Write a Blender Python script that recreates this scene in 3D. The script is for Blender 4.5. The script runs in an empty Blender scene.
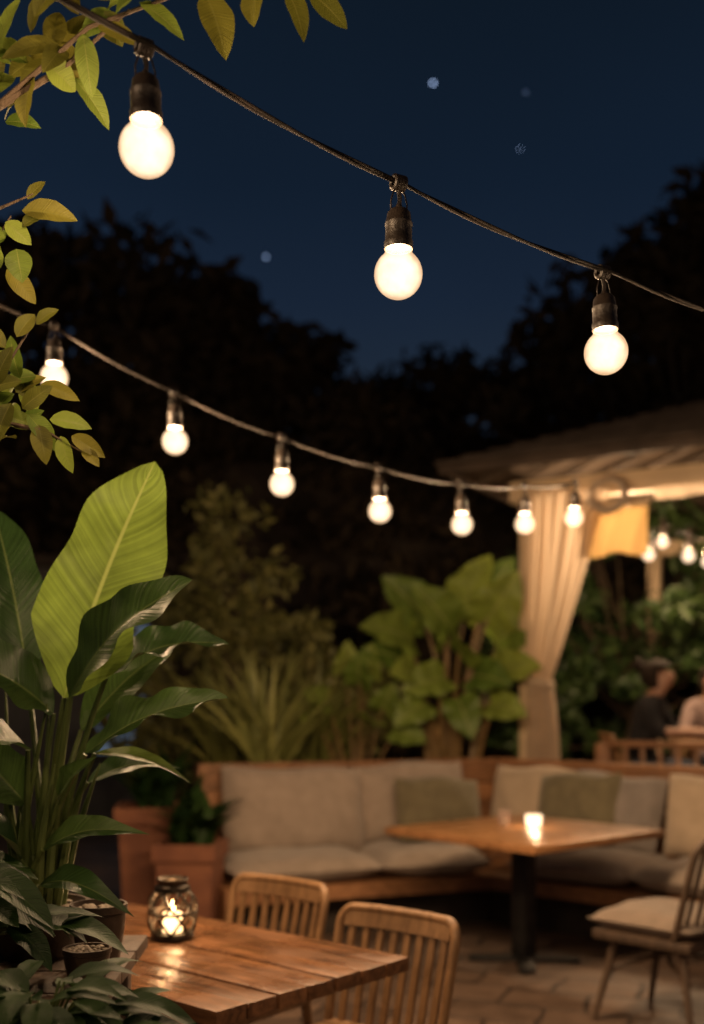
import bpy, bmesh, math, random
import numpy as np
from mathutils import Vector, Matrix, Quaternion
random.seed(7)
rng = np.random.default_rng(11)
scene = bpy.context.scene
COL = scene.collection
scene.view_settings.view_transform = 'Standard'
scene.view_settings.look = 'None'
scene.view_settings.exposure = 0

# ------------------------------------------------------------------ materials
def new_mat(name):
    m = bpy.data.materials.new(name); m.use_nodes = True
    nt = m.node_tree; nt.nodes.clear()
    out = nt.nodes.new('ShaderNodeOutputMaterial')
    return m, nt, out

def mat_surface(name, c1, c2, scale=6, rough=(.5, .8), bump=.15, stretch=(1, 1, 1), metal=0, spec=.5, detail=6, bump_scale=None, sheen=0):
    m, nt, out = new_mat(name)
    N = nt.nodes; L = nt.links
    tc = N.new('ShaderNodeTexCoord'); mp = N.new('ShaderNodeMapping'); mp.inputs['Scale'].default_value = stretch
    L.new(tc.outputs['Object'], mp.inputs['Vector'])
    no = N.new('ShaderNodeTexNoise'); no.inputs['Scale'].default_value = scale; no.inputs['Detail'].default_value = detail
    L.new(mp.outputs[0], no.inputs['Vector'])
    cr = N.new('ShaderNodeValToRGB'); cr.color_ramp.elements[0].position = .3; cr.color_ramp.elements[1].position = .7
    cr.color_ramp.elements[0].color = (*c1, 1); cr.color_ramp.elements[1].color = (*c2, 1)
    L.new(no.outputs['Fac'], cr.inputs[0])
    b = N.new('ShaderNodeBsdfPrincipled')
    L.new(cr.outputs[0], b.inputs['Base Color'])
    mr = N.new('ShaderNodeMapRange'); mr.inputs['To Min'].default_value = rough[0]; mr.inputs['To Max'].default_value = rough[1]
    L.new(no.outputs['Fac'], mr.inputs['Value']); L.new(mr.outputs[0], b.inputs['Roughness'])
    b.inputs['Metallic'].default_value = metal
    b.inputs['Specular IOR Level'].default_value = spec
    if sheen: b.inputs['Sheen Weight'].default_value = sheen
    n2 = N.new('ShaderNodeTexNoise'); n2.inputs['Scale'].default_value = bump_scale or scale * 6; n2.inputs['Detail'].default_value = 3
    L.new(mp.outputs[0], n2.inputs['Vector'])
    bp = N.new('ShaderNodeBump'); bp.inputs['Strength'].default_value = bump; bp.inputs['Distance'].default_value = .01
    L.new(n2.outputs['Fac'], bp.inputs['Height']); L.new(bp.outputs[0], b.inputs['Normal'])
    L.new(b.outputs[0], out.inputs[0])
    return m

def mat_leaf(name, c1, c2, rough=.45, trans=.35, veins=False, tcol=None, midc=(.26, .32, .09), spec=.5):
    m, nt, out = new_mat(name)
    N = nt.nodes; L = nt.links
    geo = N.new('ShaderNodeNewGeometry')
    mix = N.new('ShaderNodeMix'); mix.data_type = 'RGBA'
    mix.inputs[6].default_value = (*c1, 1); mix.inputs[7].default_value = (*c2, 1)
    L.new(geo.outputs['Random Per Island'], mix.inputs[0])
    col = mix.outputs[2]
    b = N.new('ShaderNodeBsdfPrincipled'); b.inputs['Roughness'].default_value = rough; b.inputs['Specular IOR Level'].default_value = spec
    if veins:
        uv = N.new('ShaderNodeUVMap'); uv.uv_map = 'UVMap'
        sp = N.new('ShaderNodeSeparateXYZ'); L.new(uv.outputs[0], sp.inputs[0])
        a = N.new('ShaderNodeMath'); a.operation = 'SUBTRACT'; L.new(sp.outputs['X'], a.inputs[0]); a.inputs[1].default_value = .5
        ab = N.new('ShaderNodeMath'); ab.operation = 'ABSOLUTE'; L.new(a.outputs[0], ab.inputs[0])
        s = N.new('ShaderNodeMath'); s.operation = 'MULTIPLY_ADD'; L.new(ab.outputs[0], s.inputs[0]); s.inputs[1].default_value = -.30; L.new(sp.outputs['Y'], s.inputs[2])
        ns = N.new('ShaderNodeTexNoise'); ns.noise_dimensions = '1D'; ns.inputs['Scale'].default_value = 40; ns.inputs['Detail'].default_value = 3
        L.new(s.outputs[0], ns.inputs['W'])
        rr = N.new('ShaderNodeMapRange'); rr.inputs['From Min'].default_value = .35; rr.inputs['From Max'].default_value = .65
        rr.inputs['To Min'].default_value = .80; rr.inputs['To Max'].default_value = 1.14
        L.new(ns.outputs['Fac'], rr.inputs['Value'])
        tc = N.new('ShaderNodeTexCoord'); nb = N.new('ShaderNodeTexNoise'); nb.inputs['Scale'].default_value = 11; nb.inputs['Detail'].default_value = 5
        L.new(tc.outputs['Object'], nb.inputs['Vector'])
        rb = N.new('ShaderNodeMapRange'); rb.inputs['To Min'].default_value = .4; rb.inputs['To Max'].default_value = 1.6; L.new(nb.outputs['Fac'], rb.inputs['Value'])
        mm = N.new('ShaderNodeMath'); mm.operation = 'MULTIPLY'; L.new(rr.outputs[0], mm.inputs[0]); L.new(rb.outputs[0], mm.inputs[1])
        mu = N.new('ShaderNodeMix'); mu.data_type = 'RGBA'; mu.blend_type = 'MULTIPLY'; mu.inputs[0].default_value = 1
        L.new(col, mu.inputs[6]); L.new(mm.outputs[0], mu.inputs[7])
        mid = N.new('ShaderNodeMapRange'); mid.inputs['From Min'].default_value = .008; mid.inputs['From Max'].default_value = .028
        mid.inputs['To Min'].default_value = 1; mid.inputs['To Max'].default_value = 0
        L.new(ab.outputs[0], mid.inputs['Value'])
        m2 = N.new('ShaderNodeMix'); m2.data_type = 'RGBA'; m2.inputs[7].default_value = (*midc, 1)
        L.new(mid.outputs[0], m2.inputs[0]); L.new(mu.outputs[2], m2.inputs[6]); col = m2.outputs[2]
        bp = N.new('ShaderNodeBump'); bp.inputs['Strength'].default_value = .35; bp.inputs['Distance'].default_value = .004
        L.new(ns.outputs['Fac'], bp.inputs['Height']); L.new(bp.outputs[0], b.inputs['Normal'])
    else:
        tc = N.new('ShaderNodeTexCoord')
        no = N.new('ShaderNodeTexNoise'); no.inputs['Scale'].default_value = 9
        L.new(tc.outputs['Object'], no.inputs['Vector'])
        rr = N.new('ShaderNodeMapRange'); rr.inputs['To Min'].default_value = .5; rr.inputs['To Max'].default_value = 1.5
        L.new(no.outputs['Fac'], rr.inputs['Value'])
        mu = N.new('ShaderNodeMix'); mu.data_type = 'RGBA'; mu.blend_type = 'MULTIPLY'; mu.inputs[0].default_value = 1
        L.new(col, mu.inputs[6]); L.new(rr.outputs[0], mu.inputs[7]); col = mu.outputs[2]
    L.new(col, b.inputs['Base Color'])
    tr = N.new('ShaderNodeBsdfTranslucent')
    if tcol: tr.inputs['Color'].default_value = (*tcol, 1)
    else: L.new(col, tr.inputs['Color'])
    ms = N.new('ShaderNodeMixShader'); ms.inputs[0].default_value = trans
    L.new(b.outputs[0], ms.inputs[1]); L.new(tr.outputs[0], ms.inputs[2]); L.new(ms.outputs[0], out.inputs[0])
    return m

def mat_emit(name, col, strength, transparent=False, rim=None):
    m, nt, out = new_mat(name); N = nt.nodes; L = nt.links
    e = N.new('ShaderNodeEmission'); e.inputs['Color'].default_value = (*col, 1); e.inputs['Strength'].default_value = strength
    if rim:
        tc = N.new('ShaderNodeTexCoord')
        lw = N.new('ShaderNodeLayerWeight'); lw.inputs['Blend'].default_value = .5
        cr = N.new('ShaderNodeValToRGB'); cr.color_ramp.elements[0].color = (*col, 1); cr.color_ramp.elements[1].color = (*rim, 1)
        cr.color_ramp.elements[0].position = .05; cr.color_ramp.elements[1].position = .78
        no = N.new('ShaderNodeTexNoise'); no.inputs['Scale'].default_value = 34; no.inputs['Detail'].default_value = 4; L.new(tc.outputs['Object'], no.inputs['Vector'])
        ad = N.new('ShaderNodeMath'); ad.operation = 'MULTIPLY_ADD'; L.new(no.outputs['Fac'], ad.inputs[0]); ad.inputs[1].default_value = 1.1
        L.new(lw.outputs['Facing'], ad.inputs[2])
        su = N.new('ShaderNodeMath'); su.operation = 'SUBTRACT'; L.new(ad.outputs[0], su.inputs[0]); su.inputs[1].default_value = .52
        L.new(su.outputs[0], cr.inputs[0]); L.new(cr.outputs[0], e.inputs['Color'])
    last = e
    if transparent:
        t = N.new('ShaderNodeBsdfTransparent'); t.inputs['Color'].default_value = (.95, .93, .9, 1)
        a = N.new('ShaderNodeAddShader'); L.new(e.outputs[0], a.inputs[0]); L.new(t.outputs[0], a.inputs[1]); last = a
    L.new(last.outputs[0], out.inputs[0])
    return m

def mat_wood(name, c1, c2, rough=(.3, .5), axis='X', scale=5, var=.5):
    m, nt, out = new_mat(name); N = nt.nodes; L = nt.links
    tc = N.new('ShaderNodeTexCoord'); mp = N.new('ShaderNodeMapping')
    mp.inputs['Scale'].default_value = {'X': (.12, 1, 1), 'Y': (1, .12, 1), 'Z': (1, 1, .12)}[axis]
    L.new(tc.outputs['Object'], mp.inputs['Vector'])
    no = N.new('ShaderNodeTexNoise'); no.inputs['Scale'].default_value = scale * 8; no.inputs['Detail'].default_value = 8; no.inputs['Roughness'].default_value = .7
    no.inputs['Distortion'].default_value = .6
    L.new(mp.outputs[0], no.inputs['Vector'])
    big = N.new('ShaderNodeTexNoise'); big.inputs['Scale'].default_value = scale; big.inputs['Detail'].default_value = 5; L.new(tc.outputs['Object'], big.inputs['Vector'])
    geo = N.new('ShaderNodeNewGeometry')
    cr = N.new('ShaderNodeValToRGB'); cr.color_ramp.elements[0].position = .32; cr.color_ramp.elements[1].position = .66
    cr.color_ramp.elements[0].color = (*c1, 1); cr.color_ramp.elements[1].color = (*c2, 1)
    L.new(no.outputs['Fac'], cr.inputs[0])
    v = N.new('ShaderNodeMath'); v.operation = 'MULTIPLY_ADD'; L.new(geo.outputs['Random Per Island'], v.inputs[0]); v.inputs[1].default_value = var
    v.inputs[2].default_value = .65 - var / 2
    v2 = N.new('ShaderNodeMath'); v2.operation = 'MULTIPLY_ADD'; L.new(big.outputs['Fac'], v2.inputs[0]); v2.inputs[1].default_value = .8; L.new(v.outputs[0], v2.inputs[2])
    mu = N.new('ShaderNodeMix'); mu.data_type = 'RGBA'; mu.blend_type = 'MULTIPLY'; mu.inputs[0].default_value = 1
    L.new(cr.outputs[0], mu.inputs[6]); L.new(v2.outputs[0], mu.inputs[7])
    b = N.new('ShaderNodeBsdfPrincipled'); L.new(mu.outputs[2], b.inputs['Base Color'])
    mr = N.new('ShaderNodeMapRange'); mr.inputs['From Min'].default_value = .3; mr.inputs['From Max'].default_value = .7; mr.inputs['To Min'].default_value = rough[0]; mr.inputs['To Max'].default_value = rough[1]
    L.new(big.outputs['Fac'], mr.inputs['Value']); L.new(mr.outputs[0], b.inputs['Roughness'])
    bp = N.new('ShaderNodeBump'); bp.inputs['Strength'].default_value = .4; bp.inputs['Distance'].default_value = .007
    L.new(no.outputs['Fac'], bp.inputs['Height']); L.new(bp.outputs[0], b.inputs['Normal'])
    L.new(b.outputs[0], out.inputs[0])
    return m

M = {}
M['black'] = mat_surface('black_rubber', (.010, .007, .005), (.028, .019, .013), 20, (.35, .6), .2)
M['cable'] = mat_surface('cable_rubber', (.005, .004, .003), (.013, .009, .007), 30, (.65, .8), .2, spec=.18)
M['iron'] = mat_surface('black_iron', (.01, .01, .01), (.025, .022, .02), 14, (.4, .65), .1, metal=.3)
M['bronze'] = mat_surface('aged_metal', (.030, .024, .018), (.09, .07, .05), 30, (.3, .5), .2, metal=.7)
M['table_wood'] = mat_wood('oiled_plank_wood', (.050, .022, .010), (.27, .125, .055), (.15, .42), 'X', 5, .7)
M['table_wood2'] = mat_wood('light_oak_top', (.20, .09, .035), (.38, .19, .08), (.25, .42), 'X', 5, .3)
M['chair_wood'] = mat_wood('teak_wood', (.12, .062, .026), (.27, .15, .068), (.35, .55), 'Z', 5, .3)
M['sofa_wood'] = mat_wood('sofa_teak', (.16, .072, .03), (.32, .155, .068), (.4, .6), 'X')
M['grey_wood'] = mat_wood('weathered_wood', (.05, .031, .020), (.11, .070, .044), (.5, .7), 'Z')
M['linen'] = mat_surface('linen_grey_beige', (.27, .215, .17), (.35, .28, .225), 12, (.85, .95), .5, bump_scale=260, sheen=.2)
M['linen2'] = mat_surface('linen_beige', (.40, .31, .215), (.47, .365, .26), 12, (.85, .95), .5, bump_scale=260, sheen=.2)
M['taupe'] = mat_surface('linen_taupe', (.19, .145, .11), (.25, .19, .145), 12, (.85, .95), .5, bump_scale=260, sheen=.2)
M['olive'] = mat_surface('olive_fabric', (.115, .095, .052), (.165, .14, .078), 12, (.85, .95), .5, bump_scale=260, sheen=.2)
M['greyf'] = mat_surface('grey_fabric', (.19, .165, .145), (.25, .215, .19), 12, (.85, .95), .5, bump_scale=260, sheen=.2)
M['terracotta'] = mat_surface('terracotta', (.15, .055, .03), (.25, .10, .05), 7, (.7, .9), .3)
M['darkpot'] = mat_surface('glazed_dark_pot', (.04, .026, .018), (.09, .058, .036), 9, (.3, .6), .2)
M['soil'] = mat_surface('soil', (.02, .013, .008), (.06, .04, .025), 40, (.9, 1), 1.0)
M['pebble'] = mat_surface('pebbles', (.12, .09, .06), (.28, .22, .16), 25, (.6, .8), .3)
M['bark'] = mat_surface('bark', (.05, .035, .02), (.11, .075, .045), 12, (.8, .95), .8, (1, 1, .3))
M['darkbark'] = mat_surface('dark_bark', (.020, .014, .010), (.042, .030, .021), 8, (.8, .95), .6)
M['stem'] = mat_surface('green_stem', (.05, .08, .02), (.13, .16, .045), 14, (.35, .5), .2, (1, 1, .2))
M['orangestem'] = mat_surface('reddish_stem', (.13, .085, .03), (.27, .165, .065), 10, (.4, .6), .2, (1, 1, .3))
M['roof'] = mat_surface('roof_shingle', (.030, .023, .018), (.065, .050, .040), 5, (.8, .95), .6, (1, 1, 1), spec=.2)
M['cream'] = mat_surface('cream_painted_wood', (.48, .36, .23), (.62, .48, .32), 5, (.5, .7), .15)
M['fascia'] = mat_surface('brown_fascia', (.035, .025, .019), (.07, .05, .037), 5, (.6, .8), .15, spec=.3)
M['ceiling'] = mat_surface('ceiling_boards', (.05, .035, .024), (.09, .064, .044), 5, (.6, .8), .2)
M['deck'] = mat_wood('deck_boards', (.14, .08, .05), (.25, .15, .09), (.5, .7), 'X')
M['wallp'] = mat_surface('rendered_wall', (.05, .05, .05), (.09, .09, .09), 3, (.8, .95), .2)
M['skin'] = mat_surface('skin', (.30, .165, .11), (.37, .21, .145), 8, (.45, .6), .05)
M['hair'] = mat_surface('dark_hair', (.010, .007, .005), (.022, .014, .010), 30, (.7, .85), .5, (1, 1, .2), spec=.2)
M['blacktop'] = mat_surface('black_cotton', (.012, .012, .014), (.026, .025, .027), 12, (.85, .95), .3, spec=.2)
M['pinktop'] = mat_surface('pale_pink_cotton', (.20, .15, .14), (.26, .19, .18), 12, (.8, .95), .3)
M['denim'] = mat_surface('denim', (.03, .04, .07), (.06, .08, .12), 12, (.8, .95), .3)
M['wax'] = mat_emit('glowing_wax', (1, .6, .26), 4)
M['flame'] = mat_emit('flame', (1, .6, .22), 22)
M['votive'] = mat_emit('glowing_votive_glass', (1, .70, .44), .8, transparent=True)
M['bulb'] = mat_emit('frosted_bulb_glass', (1.05, .78, .53), 1.0, transparent=True, rim=(.44, .275, .150))
M['winc'] = mat_emit('window_glow_cool', (.25, .6, .75), .6)
M['winb'] = mat_emit('window_glow_blue', (.20, .27, .36), .38)
M['star'] = mat_emit('star_light', (.45, .62, 1), 3)
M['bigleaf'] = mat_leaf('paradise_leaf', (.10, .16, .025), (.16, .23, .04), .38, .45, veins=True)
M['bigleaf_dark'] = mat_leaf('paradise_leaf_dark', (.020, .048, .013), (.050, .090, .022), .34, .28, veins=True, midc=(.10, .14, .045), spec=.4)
M['branchleaf'] = mat_leaf('citrus_leaf', (.075, .085, .012), (.15, .14, .022), .55, .4, veins=True, midc=(.14, .14, .03), spec=.3)
M['limeleaf'] = mat_leaf('lime_leaf', (.08, .13, .018), (.17, .22, .035), .5, .4, veins=True, midc=(.18, .21, .05), spec=.3)
M['bushdark'] = mat_leaf('shade_leaf', (.010, .030, .008), (.030, .065, .014), .5, .3, veins=True, midc=(.03, .06, .015), spec=.2)
M['fern'] = mat_leaf('fern_leaf', (.20, .22, .06), (.38, .38, .12), .5, .3)
M['taro'] = mat_leaf('taro_leaf', (.12, .20, .03), (.30, .38, .065), .5, .4, veins=True, midc=(.35, .40, .12))
M['shrub'] = mat_leaf('shrub_leaf', (.12, .14, .035), (.26, .26, .07), .5, .3)
M['slender'] = mat_leaf('slender_leaf', (.09, .10, .028), (.20, .19, .055), .6, .3)
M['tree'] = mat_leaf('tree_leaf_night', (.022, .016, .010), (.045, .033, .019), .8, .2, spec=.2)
M['vine'] = mat_leaf('vine_leaf', (.03, .065, .02), (.07, .12, .032), .5, .3)

def mat_cloth(name, c, trans=.4):
    m = mat_surface(name, tuple(x * .9 for x in c), c, 10, (.8, .95), .25, bump_scale=200)
    nt = m.node_tree; N = nt.nodes; L = nt.links
    b = [n for n in N if n.type == 'BSDF_PRINCIPLED'][0]; out = [n for n in N if n.type == 'OUTPUT_MATERIAL'][0]
    t = N.new('ShaderNodeBsdfTranslucent'); t.inputs['Color'].default_value = (*c, 1)
    ms = N.new('ShaderNodeMixShader'); ms.inputs[0].default_value = trans
    L.new(b.outputs[0], ms.inputs[1]); L.new(t.outputs[0], ms.inputs[2]); L.new(ms.outputs[0], out.inputs[0])
    return m
M['curtain'] = mat_cloth('curtain_voile', (.66, .55, .43), .4)
M['blind'] = mat_cloth('ochre_blind', (.44, .29, .12), .45)

def mat_paving():
    m, nt, out = new_mat('stone_paving'); N = nt.nodes; L = nt.links
    tc = N.new('ShaderNodeTexCoord'); mp = N.new('ShaderNodeMapping'); mp.inputs['Rotation'].default_value = (0, 0, .35)
    L.new(tc.outputs['Object'], mp.inputs['Vector'])
    ns = N.new('ShaderNodeTexNoise'); ns.inputs['Scale'].default_value = 1.6; L.new(tc.outputs['Object'], ns.inputs['Vector'])
    va = N.new('ShaderNodeVectorMath'); va.operation = 'MULTIPLY_ADD'; L.new(ns.outputs['Color'], va.inputs[0]); va.inputs[1].default_value = (.22, .22, 0); L.new(mp.outputs[0], va.inputs[2])
    br = N.new('ShaderNodeTexBrick'); br.inputs['Scale'].default_value = 1; br.inputs['Brick Width'].default_value = .42; br.inputs['Row Height'].default_value = .30
    br.inputs['Mortar Size'].default_value = .012; br.inputs['Mortar Smooth'].default_value = .5
    br.inputs['Color1'].default_value = (.075, .048, .033, 1); br.inputs['Color2'].default_value = (.15, .097, .066, 1); br.inputs['Mortar'].default_value = (.03, .02, .015, 1)
    L.new(va.outputs[0], br.inputs['Vector'])
    n2 = N.new('ShaderNodeTexNoise'); n2.inputs['Scale'].default_value = 7; n2.inputs['Detail'].default_value = 8; L.new(tc.outputs['Object'], n2.inputs['Vector'])
    mr = N.new('ShaderNodeMapRange'); mr.inputs['To Min'].default_value = .35; mr.inputs['To Max'].default_value = 1.6; L.new(n2.outputs['Fac'], mr.inputs['Value'])
    mu = N.new('ShaderNodeMix'); mu.data_type = 'RGBA'; mu.blend_type = 'MULTIPLY'; mu.inputs[0].default_value = 1
    L.new(br.outputs['Color'], mu.inputs[6]); L.new(mr.outputs[0], mu.inputs[7])
    b = N.new('ShaderNodeBsdfPrincipled'); L.new(mu.outputs[2], b.inputs['Base Color'])
    r = N.new('ShaderNodeMapRange'); r.inputs['To Min'].default_value = .35; r.inputs['To Max'].default_value = .8; L.new(n2.outputs['Fac'], r.inputs['Value']); L.new(r.outputs[0], b.inputs['Roughness'])
    ad = N.new('ShaderNodeMath'); ad.operation = 'MULTIPLY_ADD'; L.new(br.outputs['Fac'], ad.inputs[0]); ad.inputs[1].default_value = -1.0; L.new(n2.outputs['Fac'], ad.inputs[2])
    bp = N.new('ShaderNodeBump'); bp.inputs['Strength'].default_value = .6; bp.inputs['Distance'].default_value = .02
    L.new(ad.outputs[0], bp.inputs['Height']); L.new(bp.outputs[0], b.inputs['Normal']); L.new(b.outputs[0], out.inputs[0])
    return m
M['paving'] = mat_paving()

# ------------------------------------------------------------------ mesh helpers
class MB:
    def __init__(s): s.v = []; s.f = []; s.uv = []; s.smooth = True
    def add(s, verts, faces, uvs=None):
        o = len(s.v); s.v.extend([tuple(p) for p in verts]); s.f.extend([tuple(i + o for i in f) for f in faces])
        s.uv.extend(uvs if uvs else [(.0, .5)] * len(verts))
    def box(s, cx, cy, cz, sx, sy, sz, rot=0, bev=0.0, mat=None):
        bm = bmesh.new(); bmesh.ops.create_cube(bm, size=1)
        bmesh.ops.scale(bm, vec=(sx, sy, sz), verts=bm.verts)
        if bev: bmesh.ops.bevel(bm, geom=bm.edges[:], offset=bev, segments=2, affect='EDGES', profile=.6)
        T = Matrix.Translation((cx, cy, cz)) @ (mat if mat is not None else Matrix.Rotation(rot, 4, 'Z'))
        bm.verts.index_update()
        s.add([T @ v.co for v in bm.verts], [[v.index for v in f.verts] for f in bm.faces]); bm.free()
    def tube(s, path, rad, n=8, caps=True, flat=1.0):
        P = [Vector(p) for p in path]; k = len(P)
        R = rad if isinstance(rad, (list, tuple)) else [rad] * k
        t0 = (P[1] - P[0]).normalized(); up = Vector((0, 0, 1)) if abs(t0.z) < .9 else Vector((0, 1, 0))
        nrm = t0.cross(up).normalized(); V = []; F = []
        for i in range(k):
            t = (P[min(i + 1, k - 1)] - P[max(i - 1, 0)])
            t = t.normalized() if t.length > 1e-9 else t0
            nrm = (nrm - t * nrm.dot(t)); nrm = nrm.normalized() if nrm.length > 1e-6 else t.orthogonal().normalized()
            b = t.cross(nrm)
            for j in range(n):
                a = 2 * math.pi * j / n
                V.append(P[i] + (nrm * math.cos(a) + b * math.sin(a) * flat) * R[i])
        for i in range(k - 1):
            for j in range(n):
                F.append((i * n + j, i * n + (j + 1) % n, (i + 1) * n + (j + 1) % n, (i + 1) * n + j))
        if caps: F.append(tuple(range(n - 1, -1, -1))); F.append(tuple((k - 1) * n + j for j in range(n)))
        s.add(V, F)
    def lathe(s, prof, n=24, c=(0, 0, 0), close=True):
        V = []; F = []; k = len(prof)
        for r, z in prof:
            for j in range(n):
                a = 2 * math.pi * j / n; V.append((c[0] + r * math.cos(a), c[1] + r * math.sin(a), c[2] + z))
        for i in range(k - 1):
            for j in range(n):
                F.append((i * n + j, i * n + (j + 1) % n, (i + 1) * n + (j + 1) % n, (i + 1) * n + j))
        if close:
            F.append(tuple(range(n - 1, -1, -1))); F.append(tuple((k - 1) * n + j for j in range(n)))
        s.add(V, F)
    def cushion(s, c, size, R=Matrix.Identity(4), puff=1.0, seed=0, n=14):
        rr = random.Random(seed); ph = [rr.uniform(0, 6) for _ in range(6)]
        V = []; F = []; w, h, d = size
        for side in (1, -1):
            o = len(V)
            for i in range(n + 1):
                for j in range(n + 1):
                    u = -1 + 2 * i / n; v = -1 + 2 * j / n
                    e = (1 - abs(u) ** 3.2) * (1 - abs(v) ** 3.2)
                    th = (max(e, 0)) ** .38
                    pin = 1 - .05 * (abs(u) ** 2) * (1 - abs(v) ** 2); pin2 = 1 - .05 * (abs(v) ** 2) * (1 - abs(u) ** 2)
                    y = side * d / 2 * th * (1 + .10 * math.sin(3 * u + ph[0]) * math.cos(2.3 * v + ph[1]) * puff + .05 * math.sin(7 * u + 5 * v + ph[2]))
                    p = Vector((u * w / 2 * pin2, y, v * h / 2 * pin + .012 * math.sin(4 * u + ph[3])))
                    V.append(Vector(c) + (R @ p))
            for i in range(n):
                for j in range(n):
                    a = o + i * (n + 1) + j; q = (a, a + n + 1, a + n + 2, a + 1)
                    F.append(q if side < 0 else q[::-1])
        s.add(V, F)
    def leaf(s, p0, p1, width, normal=(0, -1, 0), bend=.08, fold=.15, ruffle=.0, ns=10, nt=3, prof='oval', seed=0, curl=0):
        p0 = Vector(p0); p1 = Vector(p1); ax = (p1 - p0); Ln = ax.length
        if Ln < 1e-6: return
        ax.normalize()
        nn = Vector(normal); nn = nn - ax * nn.dot(ax)
        nn = nn.normalized() if nn.length > 1e-4 else ax.orthogonal().normalized()
        side = ax.cross(nn).normalized(); rr = random.Random(seed); ph = rr.uniform(0, 6)
        V = []; F = []; U = []
        for i in range(ns + 1):
            t = i / ns
            if prof == 'oval': w = math.sin(math.pi * min(1, t ** .85)) ** .75
            elif prof == 'banana': w = (min(1, t / .26) ** .6) * (max(0, 1 - max(0, (t - .5) / .5) ** 1.9)) ** .66 * (1 - .05 * t)
            elif prof == 'lance': w = math.sin(math.pi * t ** .7) ** 1.1
            elif prof == 'heart': w = max(0, math.sin(math.pi * (.22 + .78 * t))) ** .85
            w = max(w, .012) * width / 2
            c = p0 + ax * Ln * t + nn * (bend * Ln * math.sin(math.pi * t)) - nn * (curl * Ln * t * t)
            for j in range(-nt, nt + 1):
                u = j / nt
                edge = 1 + (ruffle * 1.2 * math.sin(t * 13 + ph * 2 + (2.2 if u > 0 else 0)) * abs(u) if prof == 'banana' else 0)
                off = fold * abs(u) * w + ruffle * w * math.sin(t * 19 + ph + (1.7 if u > 0 else 0)) * abs(u) ** 2
                back = (-.35 * w * abs(u) ** 2 * (1 - t) if prof == 'heart' else 0)
                V.append(c + side * (u * w * edge * (1 - .12 * fold)) + nn * off + ax * back); U.append((.5 + .5 * u, t))
        m = 2 * nt + 1
        for i in range(ns):
            for j in range(2 * nt):
                F.append((i * m + j, i * m + j + 1, (i + 1) * m + j + 1, (i + 1) * m + j))
        s.add(V, F, U)
    def obj(s, name, mat, parent=None, smooth=True, loc=None, rotz=0):
        me = bpy.data.meshes.new(name); me.from_pydata(s.v, [], s.f); me.update()
        uvl = me.uv_layers.new(name='UVMap')
        li = np.zeros(len(me.loops), dtype=np.int32); me.loops.foreach_get('vertex_index', li)
        uvl.data.foreach_set('uv', np.array(s.uv, dtype=np.float32)[li].ravel())
        if smooth:
            me.polygons.foreach_set('use_smooth', [True] * len(me.polygons))
            try: me.set_sharp_from_angle(angle=math.radians(40))
            except Exception: pass
        me.materials.append(mat)
        ob = bpy.data.objects.new(name, me); COL.objects.link(ob)
        if parent: ob.parent = parent
        if loc: ob.location = loc
        ob.rotation_euler[2] = rotz
        return ob

def thing(name, label, cat, loc=(0, 0, 0), rotz=0, group=None):
    e = bpy.data.objects.new(name, None); COL.objects.link(e); e.location = loc; e.rotation_euler[2] = rotz
    e.empty_display_size = .1; e['label'] = label; e['category'] = cat
    if group: e['group'] = group
    return e
def tag(o, label, cat, group=None, kind=None):
    o['label'] = label; o['category'] = cat
    if group: o['group'] = group
    if kind: o['kind'] = kind
    return o
def copy_thing(src, loc, rotz=0, rotx=0, label=None, scale=1):
    kids = [c for c in COL.objects if c.parent == src]
    n = src.copy(); COL.objects.link(n); n.location = loc; n.rotation_euler = (rotx, 0, rotz); n.scale = (scale,) * 3
    if label: n['label'] = label
    for k in kids:
        c = k.copy(); COL.objects.link(c); c.parent = n
    return n
def lamp(name, loc, power, color, radius, parent=None):
    l = bpy.data.lights.new(name, 'POINT'); l.energy = power; l.color = color; l.shadow_soft_size = radius
    o = bpy.data.objects.new(name, l); COL.objects.link(o); o.location = loc
    if parent: o.parent = parent
    return o
WARM = (1, .66, .38)

# ------------------------------------------------------------------ world and sky dome
w = bpy.data.worlds.new('World'); scene.world = w; w.use_nodes = True
nt = w.node_tree; nt.nodes.clear(); N = nt.nodes; L = nt.links
wo = N.new('ShaderNodeOutputWorld'); bg = N.new('ShaderNodeBackground')
bg.inputs['Color'].default_value = (.004, .010, .025, 1); bg.inputs['Strength'].default_value = 1; L.new(bg.outputs[0], wo.inputs[0])
m, nt, out = new_mat('night_sky'); N = nt.nodes; L = nt.links
geo = N.new('ShaderNodeNewGeometry'); nm = N.new('ShaderNodeVectorMath'); nm.operation = 'NORMALIZE'; L.new(geo.outputs['Position'], nm.inputs[0])
sp = N.new('ShaderNodeSeparateXYZ'); L.new(nm.outputs[0], sp.inputs[0])
cr = N.new('ShaderNodeValToRGB'); e = cr.color_ramp.elements
e[0].position = .0; e[0].color = (.016, .022, .033, 1)
e[1].position = 1; e[1].color = (.0015, .003, .008, 1)
for p, c in ((.27, (.0145, .0245, .042)), (.36, (.0090, .0175, .036)), (.44, (.0058, .0128, .027)), (.56, (.0044, .0095, .0185))):
    q = e.new(p); q.color = (*c, 1)
L.new(sp.outputs['Z'], cr.inputs[0])
no = N.new('ShaderNodeTexNoise'); no.inputs['Scale'].default_value = 2.2; no.inputs['Detail'].default_value = 3
L.new(nm.outputs[0], no.inputs['Vector'])
mr = N.new('ShaderNodeMapRange'); mr.inputs['To Min'].default_value = .7; mr.inputs['To Max'].default_value = 1.3; L.new(no.outputs['Fac'], mr.inputs['Value'])
mu = N.new('ShaderNodeMix'); mu.data_type = 'RGBA'; mu.blend_type = 'MULTIPLY'; mu.inputs[0].default_value = 1
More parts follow.
